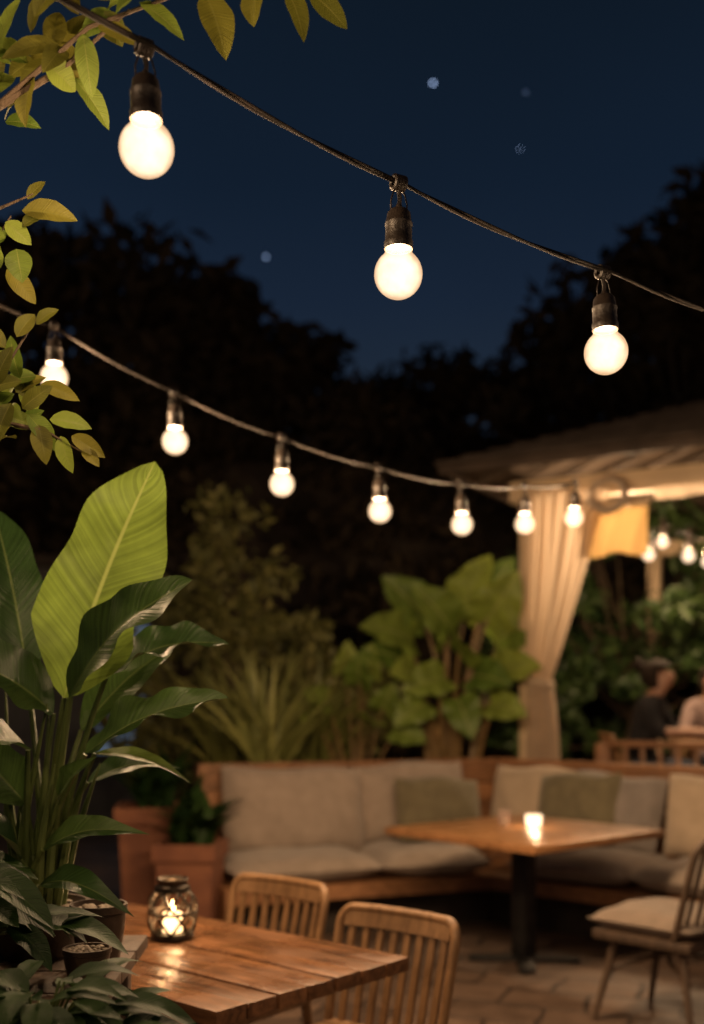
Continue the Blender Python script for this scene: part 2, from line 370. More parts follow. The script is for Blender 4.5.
L.new(cr.outputs[0], mu.inputs[6]); L.new(mr.outputs[0], mu.inputs[7])
em = N.new('ShaderNodeEmission'); L.new(mu.outputs[2], em.inputs['Color']); em.inputs['Strength'].default_value = 1.0; L.new(em.outputs[0], out.inputs[0])
bm = bmesh.new(); bmesh.ops.create_uvsphere(bm, u_segments=48, v_segments=32, radius=64)
bmesh.ops.reverse_faces(bm, faces=bm.faces[:])
me = bpy.data.meshes.new('sky'); bm.to_mesh(me); bm.free(); me.materials.append(m)
me.polygons.foreach_set('use_smooth', [True] * len(me.polygons))
o = bpy.data.objects.new('sky', me); COL.objects.link(o); o['kind'] = 'structure'; o['label'] = 'deep navy night sky with few stars'; o['category'] = 'sky'

# ------------------------------------------------------------------ ground
g = MB(); g.add([(-66, -66, 0), (66, -66, 0), (66, 66, 0), (-66, 66, 0)], [(0, 1, 2, 3)])
g = g.obj('ground', M['paving'], smooth=False); g['kind'] = 'structure'; g['label'] = 'brown irregular stone paving of the patio'; g['category'] = 'ground'

# ------------------------------------------------------------------ string lights
pend = thing('string_light', 'round frosted bulb glowing warm in black socket on cable', 'light bulb', group='bulbs hanging from the overhead cables')
mb = MB()
prof = []
for i in range(17):
    a = -math.pi / 2 + i / 16 * (math.pi / 2 + math.radians(52))
    prof.append((max(.0005, .0435 * math.cos(a)), .0435 * math.sin(a) - .003))
prof += [(.0240, .0370), (.0215, .046), (.020, .06)]
mb.lathe(prof, 32); mb.obj('glass_globe', M['bulb'], pend)
mb = MB()
mb.lathe([(.019, .042), (.0255, .042), (.0260, .046), (.0260, .055), (.0242, .058), (.0242, .082), (.0250, .084), (.0250, .088), (.0232, .090), (.0210, .106), (.016, .112), (.007, .116), (.005, .122)], 28)
mb.obj('socket', M['black'], pend)
mb = MB()
mb.tube([(-.016, 0, .104), (-.017, 0, .125), (-.012, 0, .142), (-.004, 0, .153), (.004, 0, .153), (.012, 0, .142), (.017, 0, .125), (.016, 0, .104)], .0016, 6)
mb.tube([(0, 0, .115), (.003, .002, .135), (-.002, 0, .15), (0, 0, .160)], .004, 8)
for k in range(4):
    a = k * .5
    ring = [((-.010 + k * .006), .0105 * math.cos(q * math.pi / 6 + a), .160 + .0105 * math.sin(q * math.pi / 6 + a)) for q in range(13)]
    mb.tube(ring, .0046, 6, caps=False)
mb.obj('hanging_hook', M['black'], pend)
lamp('bulb_light', (0, 0, 0), 1, WARM, .025, pend)

def cable(name, pts, label, r=.005, sag=.012, twist=True):
    P = [Vector(p) for p in pts]; fine = []
    for a, b in zip(P[:-1], P[1:]):
        for k in range(14):
            t = k / 14; fine.append(a.lerp(b, t) - Vector((0, 0, sag * 4 * t * (1 - t))))
    fine.append(P[-1]); mb = MB()
    if twist:
        for off in (0, math.pi):
            fp = []
            for i, p in enumerate(fine):
                an = i * .45 + off
                fp.append(p + Vector((0, math.cos(an), math.sin(an))) * r * .45)
            mb.tube(fp, r * .55, 8)
    else: mb.tube(fine, r, 8)
    o = mb.obj(name, M['cable']); tag(o, label, 'cable', 'string light cables'); return o

front_c = [(-1.30, 1.10, 2.72), (-.80, 1.38, 2.62), (-.313, 1.74, 2.513), (.0954, 1.98, 2.407), (.52, 2.2, 2.336), (.98, 2.43, 2.285), (1.5, 2.7, 2.27)]
cable('overhead_cable', front_c, 'black twisted cable carrying three near glowing bulbs', .0056)
back_c = [(-2.1, 2.95, 3.15), (-1.62, 3.15, 2.90), (-1.24, 3.3, 2.76), (-.934, 3.45, 2.652), (-.579, 3.6, 2.487), (-.242, 3.8, 2.387), (.103, 4.05, 2.336), (.435, 4.35, 2.335), (.739, 4.7, 2.393), (1.009, 5.0, 2.470), (1.32, 6.4, 2.72), (1.58, 8.42, 3.12)]
cable('overhead_cable', back_c, 'dark cable of string lights sagging across the patio', .006, .012, False)
FRONTP = 10; BACKP = 46; PAVP = 36
pairs = [(front_c, [1, 2, 3, 4, 5, 6], FRONTP), (back_c, [1, 3, 4, 5, 6, 7, 8, 9], BACKP)]
lights = {}
def bulb_copy(loc, power, rz=0, rx=0, sc=1):
    n = copy_thing(pend, loc, rz, rx, scale=sc)
    for c in COL.objects:
        if c.parent == n and c.type == 'LIGHT':
            if power not in lights:
                d = c.data.copy(); d.energy = power; lights[power] = d
            c.data = lights[power]
    return n
for pts, idx, pw in pairs:
    for i in idx:
        x, y, z = pts[i]; nx = Vector(pts[min(i + 1, len(pts) - 1)]) - Vector(pts[i - 1]); ang = math.atan2(nx.y, nx.x)
        bulb_copy((x - (.012 if pw == FRONTP else 0), y, z - .158), pw, ang, random.uniform(-.06, .06))
fill_c = [(-2.6, -1.2, 3.0), (-1.4, -.9, 2.75), (-.2, -.75, 2.68), (1.0, -.6, 2.75), (2.4, -.4, 3.0)]  # unseen strand behind the camera, its bulbs added for fill light
cable('overhead_cable', fill_c, 'unseen cable of bulbs behind the camera, added as fill light', .0065, .02, False)
for i in (1, 3):
    bulb_copy((fill_c[i][0], fill_c[i][1], fill_c[i][2] - .16), 30, 0)

# ------------------------------------------------------------------ stars
stars = [(6.63, 90, 51.96, .115), (14.24, 90, 51.2, .035), (13.75, 90, 46.56, .045), (-7.04, 90, 37.73, .075)]
bm = bmesh.new(); bmesh.ops.create_icosphere(bm, subdivisions=2, radius=1); sme = bpy.data.meshes.new('star'); bm.to_mesh(sme); bm.free(); sme.materials.append(M['star'])
for x, y, z, r in stars:
    k = .55
    o = bpy.data.objects.new('star', sme); COL.objects.link(o); o.location = (x * k, y * k, 1.48 + (z - 1.48) * k); o.scale = (r * k, r * k, r * k)
    tag(o, 'small pale blue star in the night sky', 'star', 'stars in the night sky')

# ------------------------------------------------------------------ near slatted table
TH = math.radians(-40.8)
tb = thing('wooden_table', 'plank wood table with black pedestals holding a metal lantern', 'table', (-.6, 3.30, 0), TH)
mb = MB(); nP = 7; W = .745; rr = random.Random(2)
for i in range(nP):
    wv = W / nP; mb.box(.02 + rr.uniform(-.002, .002), -W / 2 + wv * (i + .5), .73 + rr.uniform(-.002, .002), 1.34, wv - .006, .04, bev=.004)
mb.obj('table_top', M['table_wood'], tb)
mb = MB()
mb.box(0, 0, .69, .95, .10, .035, bev=.004)
for x in (-.3, .27):
    mb.box(x, 0, .35, .085, .085, .66, bev=.004); mb.box(x, 0, .012, .10, .62, .024, bev=.004); mb.box(x, 0, .685, .08, .55, .03, bev=.004)
mb.obj('pedestal', M['iron'], tb)

ch = thing('slatted_chair', 'teak chair with rounded slatted back tucked at wooden table', 'chair', (-.035, 3.26, 0), TH + .03, 'slatted chairs at the wooden table')
def back_pt(u, v):
    return Vector((u * .217 * (1 + .06 * v), .20 + .085 * v + .035 * (1 - u * u), .44 + .362 * v))
mb = MB()
path = []
for i in range(7): path.append(back_pt(-1, i / 7 * .82))
for i in range(1, 6):
    a = math.pi - i / 6 * math.pi / 2; path.append(back_pt(-.80 + .20 * math.cos(a), .82 + .18 * math.sin(a)))
for i in range(9): path.append(back_pt(-.80 + 1.60 * i / 8, 1.0))
for i in range(1, 6):
    a = math.pi / 2 - i / 6 * math.pi / 2; path.append(back_pt(.80 + .20 * math.cos(a), .82 + .18 * math.sin(a)))
for i in range(7): path.append(back_pt(1, (1 - i / 6) * .82))
mb.tube(path, .015, 10)
V = []; F = []
for i in range(17):
    u = -.90 + 1.80 * i / 16
    for dz, dy in ((0, -.011), (0, .011), (1, .013), (1, -.009)):
        p = back_pt(u, .985 - .14 * (1 - dz)); V.append((p.x, p.y + dy, p.z + (.004 if dz else 0)))
for i in range(16):
    for k in range(4): F.append((i * 4 + k, i * 4 + (k + 1) % 4, i * 4 + 4 + (k + 1) % 4, i * 4 + 4 + k))
F += [(3, 2, 1, 0), (64, 65, 66, 67)]
mb.add(V, F)
for i in range(8):
    u = -.8 + 1.6 * i / 7; P = [back_pt(u, v) for v in (0, .25, .5, .87)]
    V = []; F = []
    for p in P:
        for dx, dy in ((-.011, -.006), (.011, -.006), (.011, .006), (-.011, .006)): V.append((p.x + dx, p.y + dy, p.z))
    for q in range(3):
        for k in range(4): F.append((q * 4 + k, q * 4 + (k + 1) % 4, q * 4 + 4 + (k + 1) % 4, q * 4 + 4 + k))
    mb.add(V, F)
mb.obj('backrest', M['chair_wood'], ch)
mb = MB()
for i in range(7): mb.box(0, -.20 + i * .066, .442, .43, .058, .018, bev=.004)
mb.box(0, -.215, .42, .41, .02, .035, bev=.003); mb.box(0, .20, .42, .41, .02, .035, bev=.003)
mb.box(-.21, 0, .42, .02, .42, .035, bev=.003); mb.box(.21, 0, .42, .02, .42, .035, bev=.003)
mb.obj('seat', M['chair_wood'], ch)
for sx in (-1, 1):
    for sy in (-1, 1):
        mb = MB(); top = (.2 * sx, .19 * sy, .45); bot = (.225 * sx, (.245 if sy > 0 else -.215), 0.0)
        mb.tube([bot, ((top[0] + bot[0]) / 2, (top[1] + bot[1]) / 2, .23), top], [.013, .017, .019], 10)
        mb.obj('leg', M['chair_wood'], ch)
copy_thing(ch, (-.445, 3.88, 0), TH + .05)

# lantern
lan = thing('candle_lantern', 'dark latticed metal lantern with lit candle on wooden table', 'lantern', (-.55, 3.37, .752), .3)
mb = MB()
def lr(t): return .062 + .010 * math.sin(math.pi * min(1, t)) ** .6 - .012 * max(0, t - .8) / .2
for d in (1, -1):
    for k in range(7):
        P = []
        for i in range(13):
            t = i / 12; a = 2 * math.pi * k / 7 + d * t * 1.35; r = lr(t) + .0015 * d; P.append((r * math.cos(a), r * math.sin(a), .015 + .130 * t))
        mb.tube(P, .0042, 6)
for t in (0, .5, 1):
    r = lr(t); mb.tube([(r * math.cos(a * math.pi / 12), r * math.sin(a * math.pi / 12), .015 + .130 * t) for a in range(25)], .005, 6, caps=False)
mb.lathe([(.058, 0), (.067, .004), (.065, .016), (.03, .018)], 24)
mb.lathe([(.050, .145), (.055, .150), (.054, .159), (.045, .164), (.044, .172), (.049, .180), (.047, .183), (.040, .174), (.041, .162), (.049, .147)], 24, close=False)
mb.obj('lattice_frame', M['bronze'], lan)
mb = MB(); mb.lathe([(.028, .019), (.030, .022), (.030, .075), (.026, .078), (.003, .075)], 20); mb.obj('candle', M['wax'], lan)
mb = MB(); mb.lathe([(.0008, .078), (.007, .087), (.0065, .097), (.0006, .116)], 10); mb.obj('flame', M['flame'], lan)
lamp('candle_light', (0, 0, .112), 2.2, (1, .58, .28), .012, lan)

# ------------------------------------------------------------------ back table
bt = thing('square_table', 'square wooden pedestal table holding candles beside corner sofa', 'table', (.976, 6.25, 0), math.radians(-5 + 45))
mb = MB()
for i in range(7):
    wv = 1.12 / 7; mb.box(0, -.56 + wv * (i + .5), .73, 1.12, wv - .003, .04, bev=.003)
mb.obj('table_top', M['table_wood2'], bt)
mb = MB(); mb.box(0, 0, .36, .10, .10, .68, bev=.004); mb.box(0, 0, .695, .5, .5, .025, bev=.003)
mb.box(0, 0, .014, .62, .09, .028, rot=math.pi / 4, bev=.004); mb.box(0, 0, .0145, .09, .62, .027, rot=math.pi / 4, bev=.004)
mb.obj('pedestal', M['iron'], bt)
vc = thing('votive_candle', 'frosted glass votive glowing white on square table', 'candle', (1.04, 6.30, .7505), group='votive candles on the square table')
mb = MB(); mb.lathe([(.036, 0), (.043, .004), (.047, .035), (.048, .072), (.044, .072), (.040, .02)], 24, close=False)
mb.add([(.040 * math.cos(i * math.pi / 8), .040 * math.sin(i * math.pi / 8), .004) for i in range(16)], [tuple(range(16))]); mb.obj('glass_cup', M['votive'], vc)
mb = MB(); mb.lathe([(.030, .006), (.030, .038), (.004, .040)], 16); mb.obj('candle', M['wax'], vc)
lamp('candle_light', (0, 0, .062), 2.4, (1, .64, .36), .012, vc)
vd = thing('votive_candle', 'small dim amber glass votive on square table', 'candle', (.89, 6.42, .7505), group='votive candles on the square table')
M['amber'] = mat_emit('dim_amber_glass', (.25, .12, .07), .2, transparent=True)
mb = MB(); mb.lathe([(.028, 0), (.034, .004), (.038, .09), (.035, .09), (.031, .01)], 20, close=False); mb.obj('glass_cup', M['amber'], vd)
mb = MB(); mb.lathe([(.022, .004), (.022, .045), (.004, .047)], 16); mb.obj('candle', M['taupe'], vd)

# ------------------------------------------------------------------ corner sofa
I0 = Vector((.90, 7.20, 0)); al = math.radians(20); ar = math.radians(-42)
dl = Vector((math.cos(al), math.sin(al), 0)); nl = Vector((-dl.y, dl.x, 0))
dr = Vector((math.cos(ar), math.sin(ar), 0)); nr = Vector((-dr.y, dr.x, 0))
sofa = thing('corner_sofa', 'wood framed corner sofa with beige cushions around square table', 'sofa')
D = .8; bis = (nl + nr).normalized(); O0 = I0 + bis * (D / nl.dot(bis))
def quadprism(mb, pts, z0, z1):
    n = len(pts); V = [(p.x, p.y, z0) for p in pts] + [(p.x, p.y, z1) for p in pts]
    F = [tuple(range(n - 1, -1, -1)), tuple(range(n, 2 * n))] + [(i, (i + 1) % n, n + (i + 1) % n, n + i) for i in range(n)]
    mb.add(V, F)
LL = 1.72; LR = 2.5
mb = MB()
A = I0 - dl * LL; Bk = O0 - dl * (LL + (O0 - (I0 + nl * D)).dot(dl))
quadprism(mb, [A, I0, O0, Bk], .24, .33)
A2 = I0 + dr * LR; B2 = A2 + nr * D
quadprism(mb, [I0 + dr * .002, A2, B2, O0 + dr * .002], .24, .33)
mb.obj('base_frame', M['sofa_wood'], sofa, smooth=False)
mb = MB()
quadprism(mb, [A + nl * .16 + dl * .06, I0 + bis * .16, O0 - bis * .05, Bk - nl * .05 + dl * .06], 0, .238)
quadprism(mb, [I0 + bis * .161 + dr * .005, A2 + nr * .16, B2 - nr * .05, O0 - bis * .051 + dr * .005], 0, .238)
mb.obj('underside_shade', M['darkbark'], sofa, smooth=False)  # dark block filling the open gap under the frame, shade put into its colour
mb = MB()
for k in range(5):
    z0 = .34 + k * .135
    quadprism(mb, [Bk + nl * .0, O0, O0 + bis * .05, Bk + nl * .04], z0, z0 + .125)
    quadprism(mb, [O0 + dr * .003, B2, B2 + nr * .04, O0 + dr * .003 + bis * .05], z0, z0 + .125)
quadprism(mb, [Bk - dl * .01 - nl * .01, O0 - bis * .01, O0 + bis * .065, Bk - dl * .01 + nl * .055], 1.012, 1.05)
quadprism(mb, [O0 + dr * .003 - bis * .01, B2 - nr * .01, B2 + nr * .055, O0 + dr * .003 + bis * .065], 1.012, 1.05)
quadprism(mb, [A - dl * .045, A - dl * .003, Bk - dl * .003 + nl * .05, Bk - dl * .045 + nl * .05], .0, .335)
quadprism(mb, [Bk - dl * .055 - nl * .10, Bk - dl * .003 - nl * .10, Bk - dl * .003 + nl * .06, Bk - dl * .055 + nl * .06], .336, 1.055)
mb.obj('back_frame', M['sofa_wood'], sofa, smooth=False)
def rotM(ang): return Matrix.Rotation(ang, 4, 'Z')
def seatc(p, ang, w, d, seed, lab='seat_cushion'):
    mb = MB(); R = rotM(ang) @ Matrix.Rotation(math.pi / 2, 4, 'X'); mb.cushion(p, (w, d, .19), R, .25, seed, 18)
    mb.obj(lab, M['linen'], sofa)
seatc(I0 - dl * (LL * .72 - .02) + nl * .38 + Vector((0, 0, .42)), al, LL * .56, .80, 1)
seatc(I0 - dl * (LL * .22 - .03) + nl * .38 + Vector((0, 0, .42)), al, LL * .44, .80, 2)
seatc(I0 + dr * .55 + nr * .38 + Vector((0, 0, .42)), ar, .85, .78, 3)
seatc(I0 + dr * 1.42 + nr * .38 + Vector((0, 0, .42)), ar, .85, .78, 4)
def backc(p, ang, w, h, th, seed, mat, name, lean=-.22, roll=0):
    mb = MB(); R = rotM(ang) @ Matrix.Rotation(lean, 4, 'X') @ Matrix.Rotation(roll, 4, 'Y'); mb.cushion(p, (w, h, th), R, .8, seed, 18)
    mb.obj(name, M[mat], sofa)
backc(Bk + dl * .58 - nl * .17 + Vector((0, 0, .74)), al, .98, .58, .26, 5, 'linen', 'back_cushion', -.28, .03)
backc(Bk + dl * 1.46 - nl * .12 + Vector((0, 0, .78)), al, .82, .52, .20, 6, 'linen', 'back_cushion', -.2, -.03)
backc(O0 + dr * .38 - nr * .13 + Vector((0, 0, .76)), ar, .66, .50, .22, 7, 'linen2', 'back_cushion')
backc(O0 + dr * 1.06 - nr * .19 + Vector((0, 0, .74)), ar, .66, .50, .24, 8, 'greyf', 'back_cushion', -.28, .06)
backc(O0 + dr * 1.76 - nr * .16 + Vector((0, 0, .75)), ar, .70, .52, .24, 9, 'linen2', 'back_cushion', -.24, -.03)
def pillow(p, ang, w, h, seed, mat, label, lean=-.3, roll=0):
    mb = MB(); R = rotM(ang) @ Matrix.Rotation(lean, 4, 'X') @ Matrix.Rotation(roll, 4, 'Y'); mb.cushion((0, 0, 0), (w, h, .18), R, .9, seed, 18)
    o = mb.obj('throw_pillow', M[mat], None, loc=p); tag(o, label, 'pillow', 'throw pillows on the corner sofa')
pillow(I0 - dl * .17 + nl * .42 + Vector((0, 0, .735)), al, .62, .44, 10, 'olive', 'olive throw pillow leaning on corner sofa', -.34, .05)
pillow(I0 + dr * .36 + nr * .50 + Vector((0, 0, .76)), ar, .60, .47, 11, 'olive', 'olive throw pillow leaning on corner sofa', -.3, -.06)

# ------------------------------------------------------------------ spindle chair with cushion
sc = thing('spindle_chair', 'dark brown curved spindle back chair with taupe seat cushion', 'chair', (1.47, 5.08, 0), math.radians(-136))
mb = MB()
def bp2(u, v): return Vector((u * .26 * (1 + .12 * v), .17 + .13 * v + .08 * (1 - u * u), .44 + .45 * v))
path = [bp2(-1, i / 6 * .8) for i in range(6)]
for i in range(6):
    a = math.pi - i / 6 * math.pi / 2; path.append(bp2(-.75 + .25 * math.cos(a), .8 + .2 * math.sin(a)))
for i in range(8): path.append(bp2(-.75 + 1.5 * i / 7, 1.0))
for i in range(1, 7):
    a = math.pi / 2 - i / 6 * math.pi / 2; path.append(bp2(.75 + .25 * math.cos(a), .8 + .2 * math.sin(a)))
path += [bp2(1, (1 - i / 6) * .8) for i in range(1, 7)]
mb.tube(path, .017, 8)
for i in range(11):
    u = -.86 + 1.72 * i / 10; mb.tube([bp2(u, v) for v in (0, .3, .6, .97 if abs(u) < .8 else .9)], .010, 6)
mb.tube([bp2(-1 + i / 5, .04) for i in range(11)], .017, 8)
mb.obj('backrest', M['grey_wood'], sc)
mb = MB(); mb.box(0, 0, .405, .54, .50, .045, bev=.015); mb.obj('seat', M['grey_wood'], sc)
mb = MB(); mb.cushion((0, -.01, .475), (.54, .52, .12), Matrix.Rotation(math.pi / 2, 4, 'X'), .2, 21, 14); mb.obj('seat_cushion', M['taupe'], sc)
for sx in (-1, 1):
    for sy in (-1, 1):
        mb = MB(); mb.tube([(.19 * sx, .17 * sy, .40), (.215 * sx, .20 * sy, .22), (.25 * sx, .25 * sy, 0)], [.020, .018, .014], 8); mb.obj('leg', M['grey_wood'], sc)
mb = MB()
mb.tube([(-.21, -.2, .24), (-.1, -.05, .30), (0, 0, .32), (.1, .05, .30), (.21, .2, .24)], .010, 6); mb.tube([(.21, -.2, .24), (.1, -.05, .30), (0, 0, .315), (-.1, .05, .30), (-.21, .2, .24)], .010, 6)
mb.obj('stretcher', M['grey_wood'], sc)

# ------------------------------------------------------------------ pavilion
PR = math.radians(-29.9)
pv = thing('pavilion', 'open wooden garden pavilion with hipped roof and raised deck', 'pavilion', (.72, 8.5, 0), PR)
S = 4.8; EZ = 3.29; C = S / 2; PZ = 4.25
mb = MB()
rows = 16
cs = [(-.06, -.06), (S + .06, -.06), (S + .06, S + .06), (-.06, S + .06)]
for k in range(4):
    a = Vector((*cs[k], EZ)); b = Vector((*cs[(k + 1) % 4], EZ)); p = Vector((C, C, PZ))
    for r in range(rows):
        t0 = r / rows; t1 = (r + 1) / rows; lift = Vector((0, 0, .03))
        q0 = a.lerp(p, t0) + lift; q1 = b.lerp(p, t0) + lift; q2 = b.lerp(p, t1) + lift * .2; q3 = a.lerp(p, t1) + lift * .2
        mb.add([q0, q1, q2, q3, a.lerp(p, t0), b.lerp(p, t0)], [(0, 1, 2, 3), (4, 5, 1, 0)])
mb.obj('roof', M['roof'], pv, smooth=False)
mb = MB()
for k in range(4):
    a = Vector((*cs[k], EZ - .012)); b = Vector((*cs[(k + 1) % 4], EZ - .012)); p = Vector((C, C, PZ - .012)); mb.add([a, b, p], [(2, 1, 0)])
mb.obj('ceiling', M['ceiling'], pv, smooth=False)
mb = MB()
for (x, y, sx, sy) in ((C, -.02, S + .08, .04), (C, S + .02, S + .08, .04), (-.02, C, .04, S - .002), (S + .02, C, .04, S - .002)):
    mb.box(x, y, EZ - .035, sx, sy, .07, bev=.004)
mb.obj('fascia', M['fascia'], pv)
mb = MB()
for t in np.linspace(.12, .88, 9):
    x = S * t; f = 1 - abs(2 * t - 1)
    p0 = Vector((x, .02, EZ - .045)); p1 = Vector((x, C * f, EZ - .045 + (PZ - EZ) * f))
    for (q0, q1) in ((p0, p1), (Vector((p0.y, p0.x, p0.z)), Vector((p1.y, p1.x, p1.z)))):
        mb.tube([q0, q1], .03, 4)
mb.obj('rafter', M['ceiling'], pv, smooth=False)
mb = MB(); a0, a1 = .5, 4.3
for (x, y, sx, sy) in ((C, a0, a1 - a0 + .3, .12), (C, a1, a1 - a0 + .3, .12)): mb.box(x, y, 3.12, sx, sy, .16, bev=.006)
for (x, y, sx, sy) in ((a0, C, .12, a1 - a0 - .125), (a1, C, .12, a1 - a0 - .125)): mb.box(x, y, 3.118, sx, sy, .15, bev=.006)
mb.obj('beam', M['cream'], pv)
for x in (a0, a1):
    for y in (a0, a1):
        mb = MB(); mb.box(x, y, 1.72, .13, .13, 2.63, bev=.008); mb.obj('post', M['cream'], pv)
mb = MB(); nb = 30
for i in range(nb):
    y = .42 + (S - .84) * (i + .5) / nb; mb.box(C, y, .385, S - .7, (S - .84) / nb - .006, .03, bev=.003)
mb.box(C, .44, .18, S - .72, .04, .36); mb.box(.38, C, .18, .04, S - 1.0, .36); mb.box(S - .4, C, .18, .04, S - 1.0, .36)
mb.obj('deck_platform', M['deck'], pv)
mb = MB(); mb.box(2.65, a0, 1.15, 3.1, .07, .045, bev=.006); mb.box(2.65, a0, .52, 3.1, .05, .04, bev=.005)
for i in range(24): mb.box(1.13 + i * .132, a0, .83, .03, .03, .60, bev=.003)
mb.box(1.08, a0, .78, .08, .08, .74, bev=.005)
mb.obj('railing', M['sofa_wood'], pv)

def pl(x, y, z):
    return Vector((.72 + math.cos(PR) * x - math.sin(PR) * y, 8.5 + math.sin(PR) * x + math.cos(PR) * y, z))
cu = thing('curtain', 'cream voile curtain tied back to pavilion post', 'curtain', pl(.58, .38, 0), PR)
mb = MB(); nz = 60; nx = 90; V = []; F = []
for i in range(nz + 1):
    z = 3.07 - (3.07 - .42) * i / nz
    if z > 1.62:
        t = (z - 1.62) / (3.07 - 1.62); wv = .18 + (.66 - .18) * (t ** .9); x0 = -.05 - .02 * t
    else:
        t = (1.62 - z) / 1.2; wv = .18 + .14 * t ** .6; x0 = -.05 - .02 * t
    for j in range(nx + 1):
        u = j / nx; am = .034 + .012 * math.sin(z * 2)
        xx = x0 + wv * (u ** (1 + .25 * (1 if z > 1.62 else 0)))
        yy = am * math.sin(u * 38 + .9 * math.sin(z * 2.1) + 3.5 * u * u) + .016 * math.sin(u * 17 + z * 3) - .03 * math.sin(math.pi * u)
        V.append((xx, yy, z))
for i in range(nz):
    for j in range(nx): a = i * (nx + 1) + j; F.append((a, a + 1, a + nx + 2, a + nx + 1))
mb.add(V, F); mb.obj('curtain_fabric', M['curtain'], cu)
mb = MB(); mb.tube([(.04 + .108 * math.cos(a * math.pi / 12), .065 * math.sin(a * math.pi / 12), 1.62 - .02 * math.cos(a * math.pi / 12)) for a in range(25)], .022, 8, caps=False)
mb.obj('tie_band', M['curtain'], cu)
va = thing('roller_blind', 'ochre fabric blind half lowered under cream valance', 'blind', pl(1.22, .40, 0), PR)
mb = MB(); V = []; F = []
for i in range(11):
    for j in range(31):
        u = j / 30; V.append((-.26 + .50 * u, .016 * math.sin(u * 16 + i * .3), 2.92 - .35 * i / 10 - .018 * math.sin(u * 9) * (i / 10)))
for i in range(10):
    for j in range(30): a = i * 31 + j; F.append((a, a + 1, a + 32, a + 31))
mb.add(V, F); mb.obj('blind_fabric', M['blind'], va)
mb = MB(); mb.tube([(-.27, .0, 2.96), (.25, 0, 2.96)], .03, 12); mb.obj('roller_tube', M['cream'], va)
vv = MB(); V = []; F = []; nj = 140
for i in range(9):
    for j in range(nj + 1):
        u = j / nj; V.append((2.5 * u, .012 * math.sin(u * 90) * (i / 8), -(.085 + .008 * math.sin(u * 31)) * i / 8))
for i in range(8):
    for j in range(nj): a = i * (nj + 1) + j; F.append((a, a + 1, a + nj + 2, a + nj + 1))
vv.add(V, F); o = vv.obj('valance', M['curtain'], None, loc=pl(1.50, .425, 3.05), rotz=PR); tag(o, 'narrow cream fabric valance along pavilion beam', 'valance')
mb = MB()
for k in range(3):
    mb.tube([((.135 - .006 * k) * math.cos(a * math.pi / 14), -.02 - .016 * k + .005 * math.sin(a), (.12 - .006 * k) * math.sin(a * math.pi / 14)) for a in range(29)], .021, 8, caps=False)
mb.tube([(0, -.03, .11), (.01, -.01, .18), (.03, .03, .21)], .01, 6)
o = mb.obj('coiled_rope', M['curtain'], None, loc=pl(1.22, .22, 2.98), rotz=PR); tag(o, 'coil of thick pale rope hung on pavilion beam', 'rope')
pc = [(1.75, 8.85, 3.12), (2.14, 8.66, 3.02), (2.51, 9.3, 2.90), (2.71, 9.6, 3.05), (2.80, 9.15, 2.87), (2.90, 8.95, 2.80), (3.5, 8.6, 2.95), (4.2, 9.3, 3.1)]
cable('overhead_cable', pc, 'thin cable of bulbs strung inside the pavilion', .005, .03, False)
for i in (1, 2, 3, 4, 5, 6): bulb_copy((pc[i][0], pc[i][1], pc[i][2] - .19), PAVP, 0, 0, 1.2)

dt = thing('dining_table', 'small wooden table on the pavilion deck', 'table', (2.98, 8.80, .40), PR)
mb = MB(); mb.box(0, 0, .735, .75, .7, .03, bev=.006); mb.obj('table_top', M['chair_wood'], dt)
for sx in (-1, 1):
    for sy in (-1, 1): mb = MB(); mb.box(.32 * sx, .29 * sy, .36, .05, .05, .72, bev=.004); mb.obj('leg', M['chair_wood'], dt)
copy_thing(ch, (2.30, 8.68, .40), math.radians(90), label='teak slatted chair on the pavilion deck')
copy_thing(ch, (3.10, 9.54, .40), math.radians(5), label='teak slatted chair on the pavilion deck')

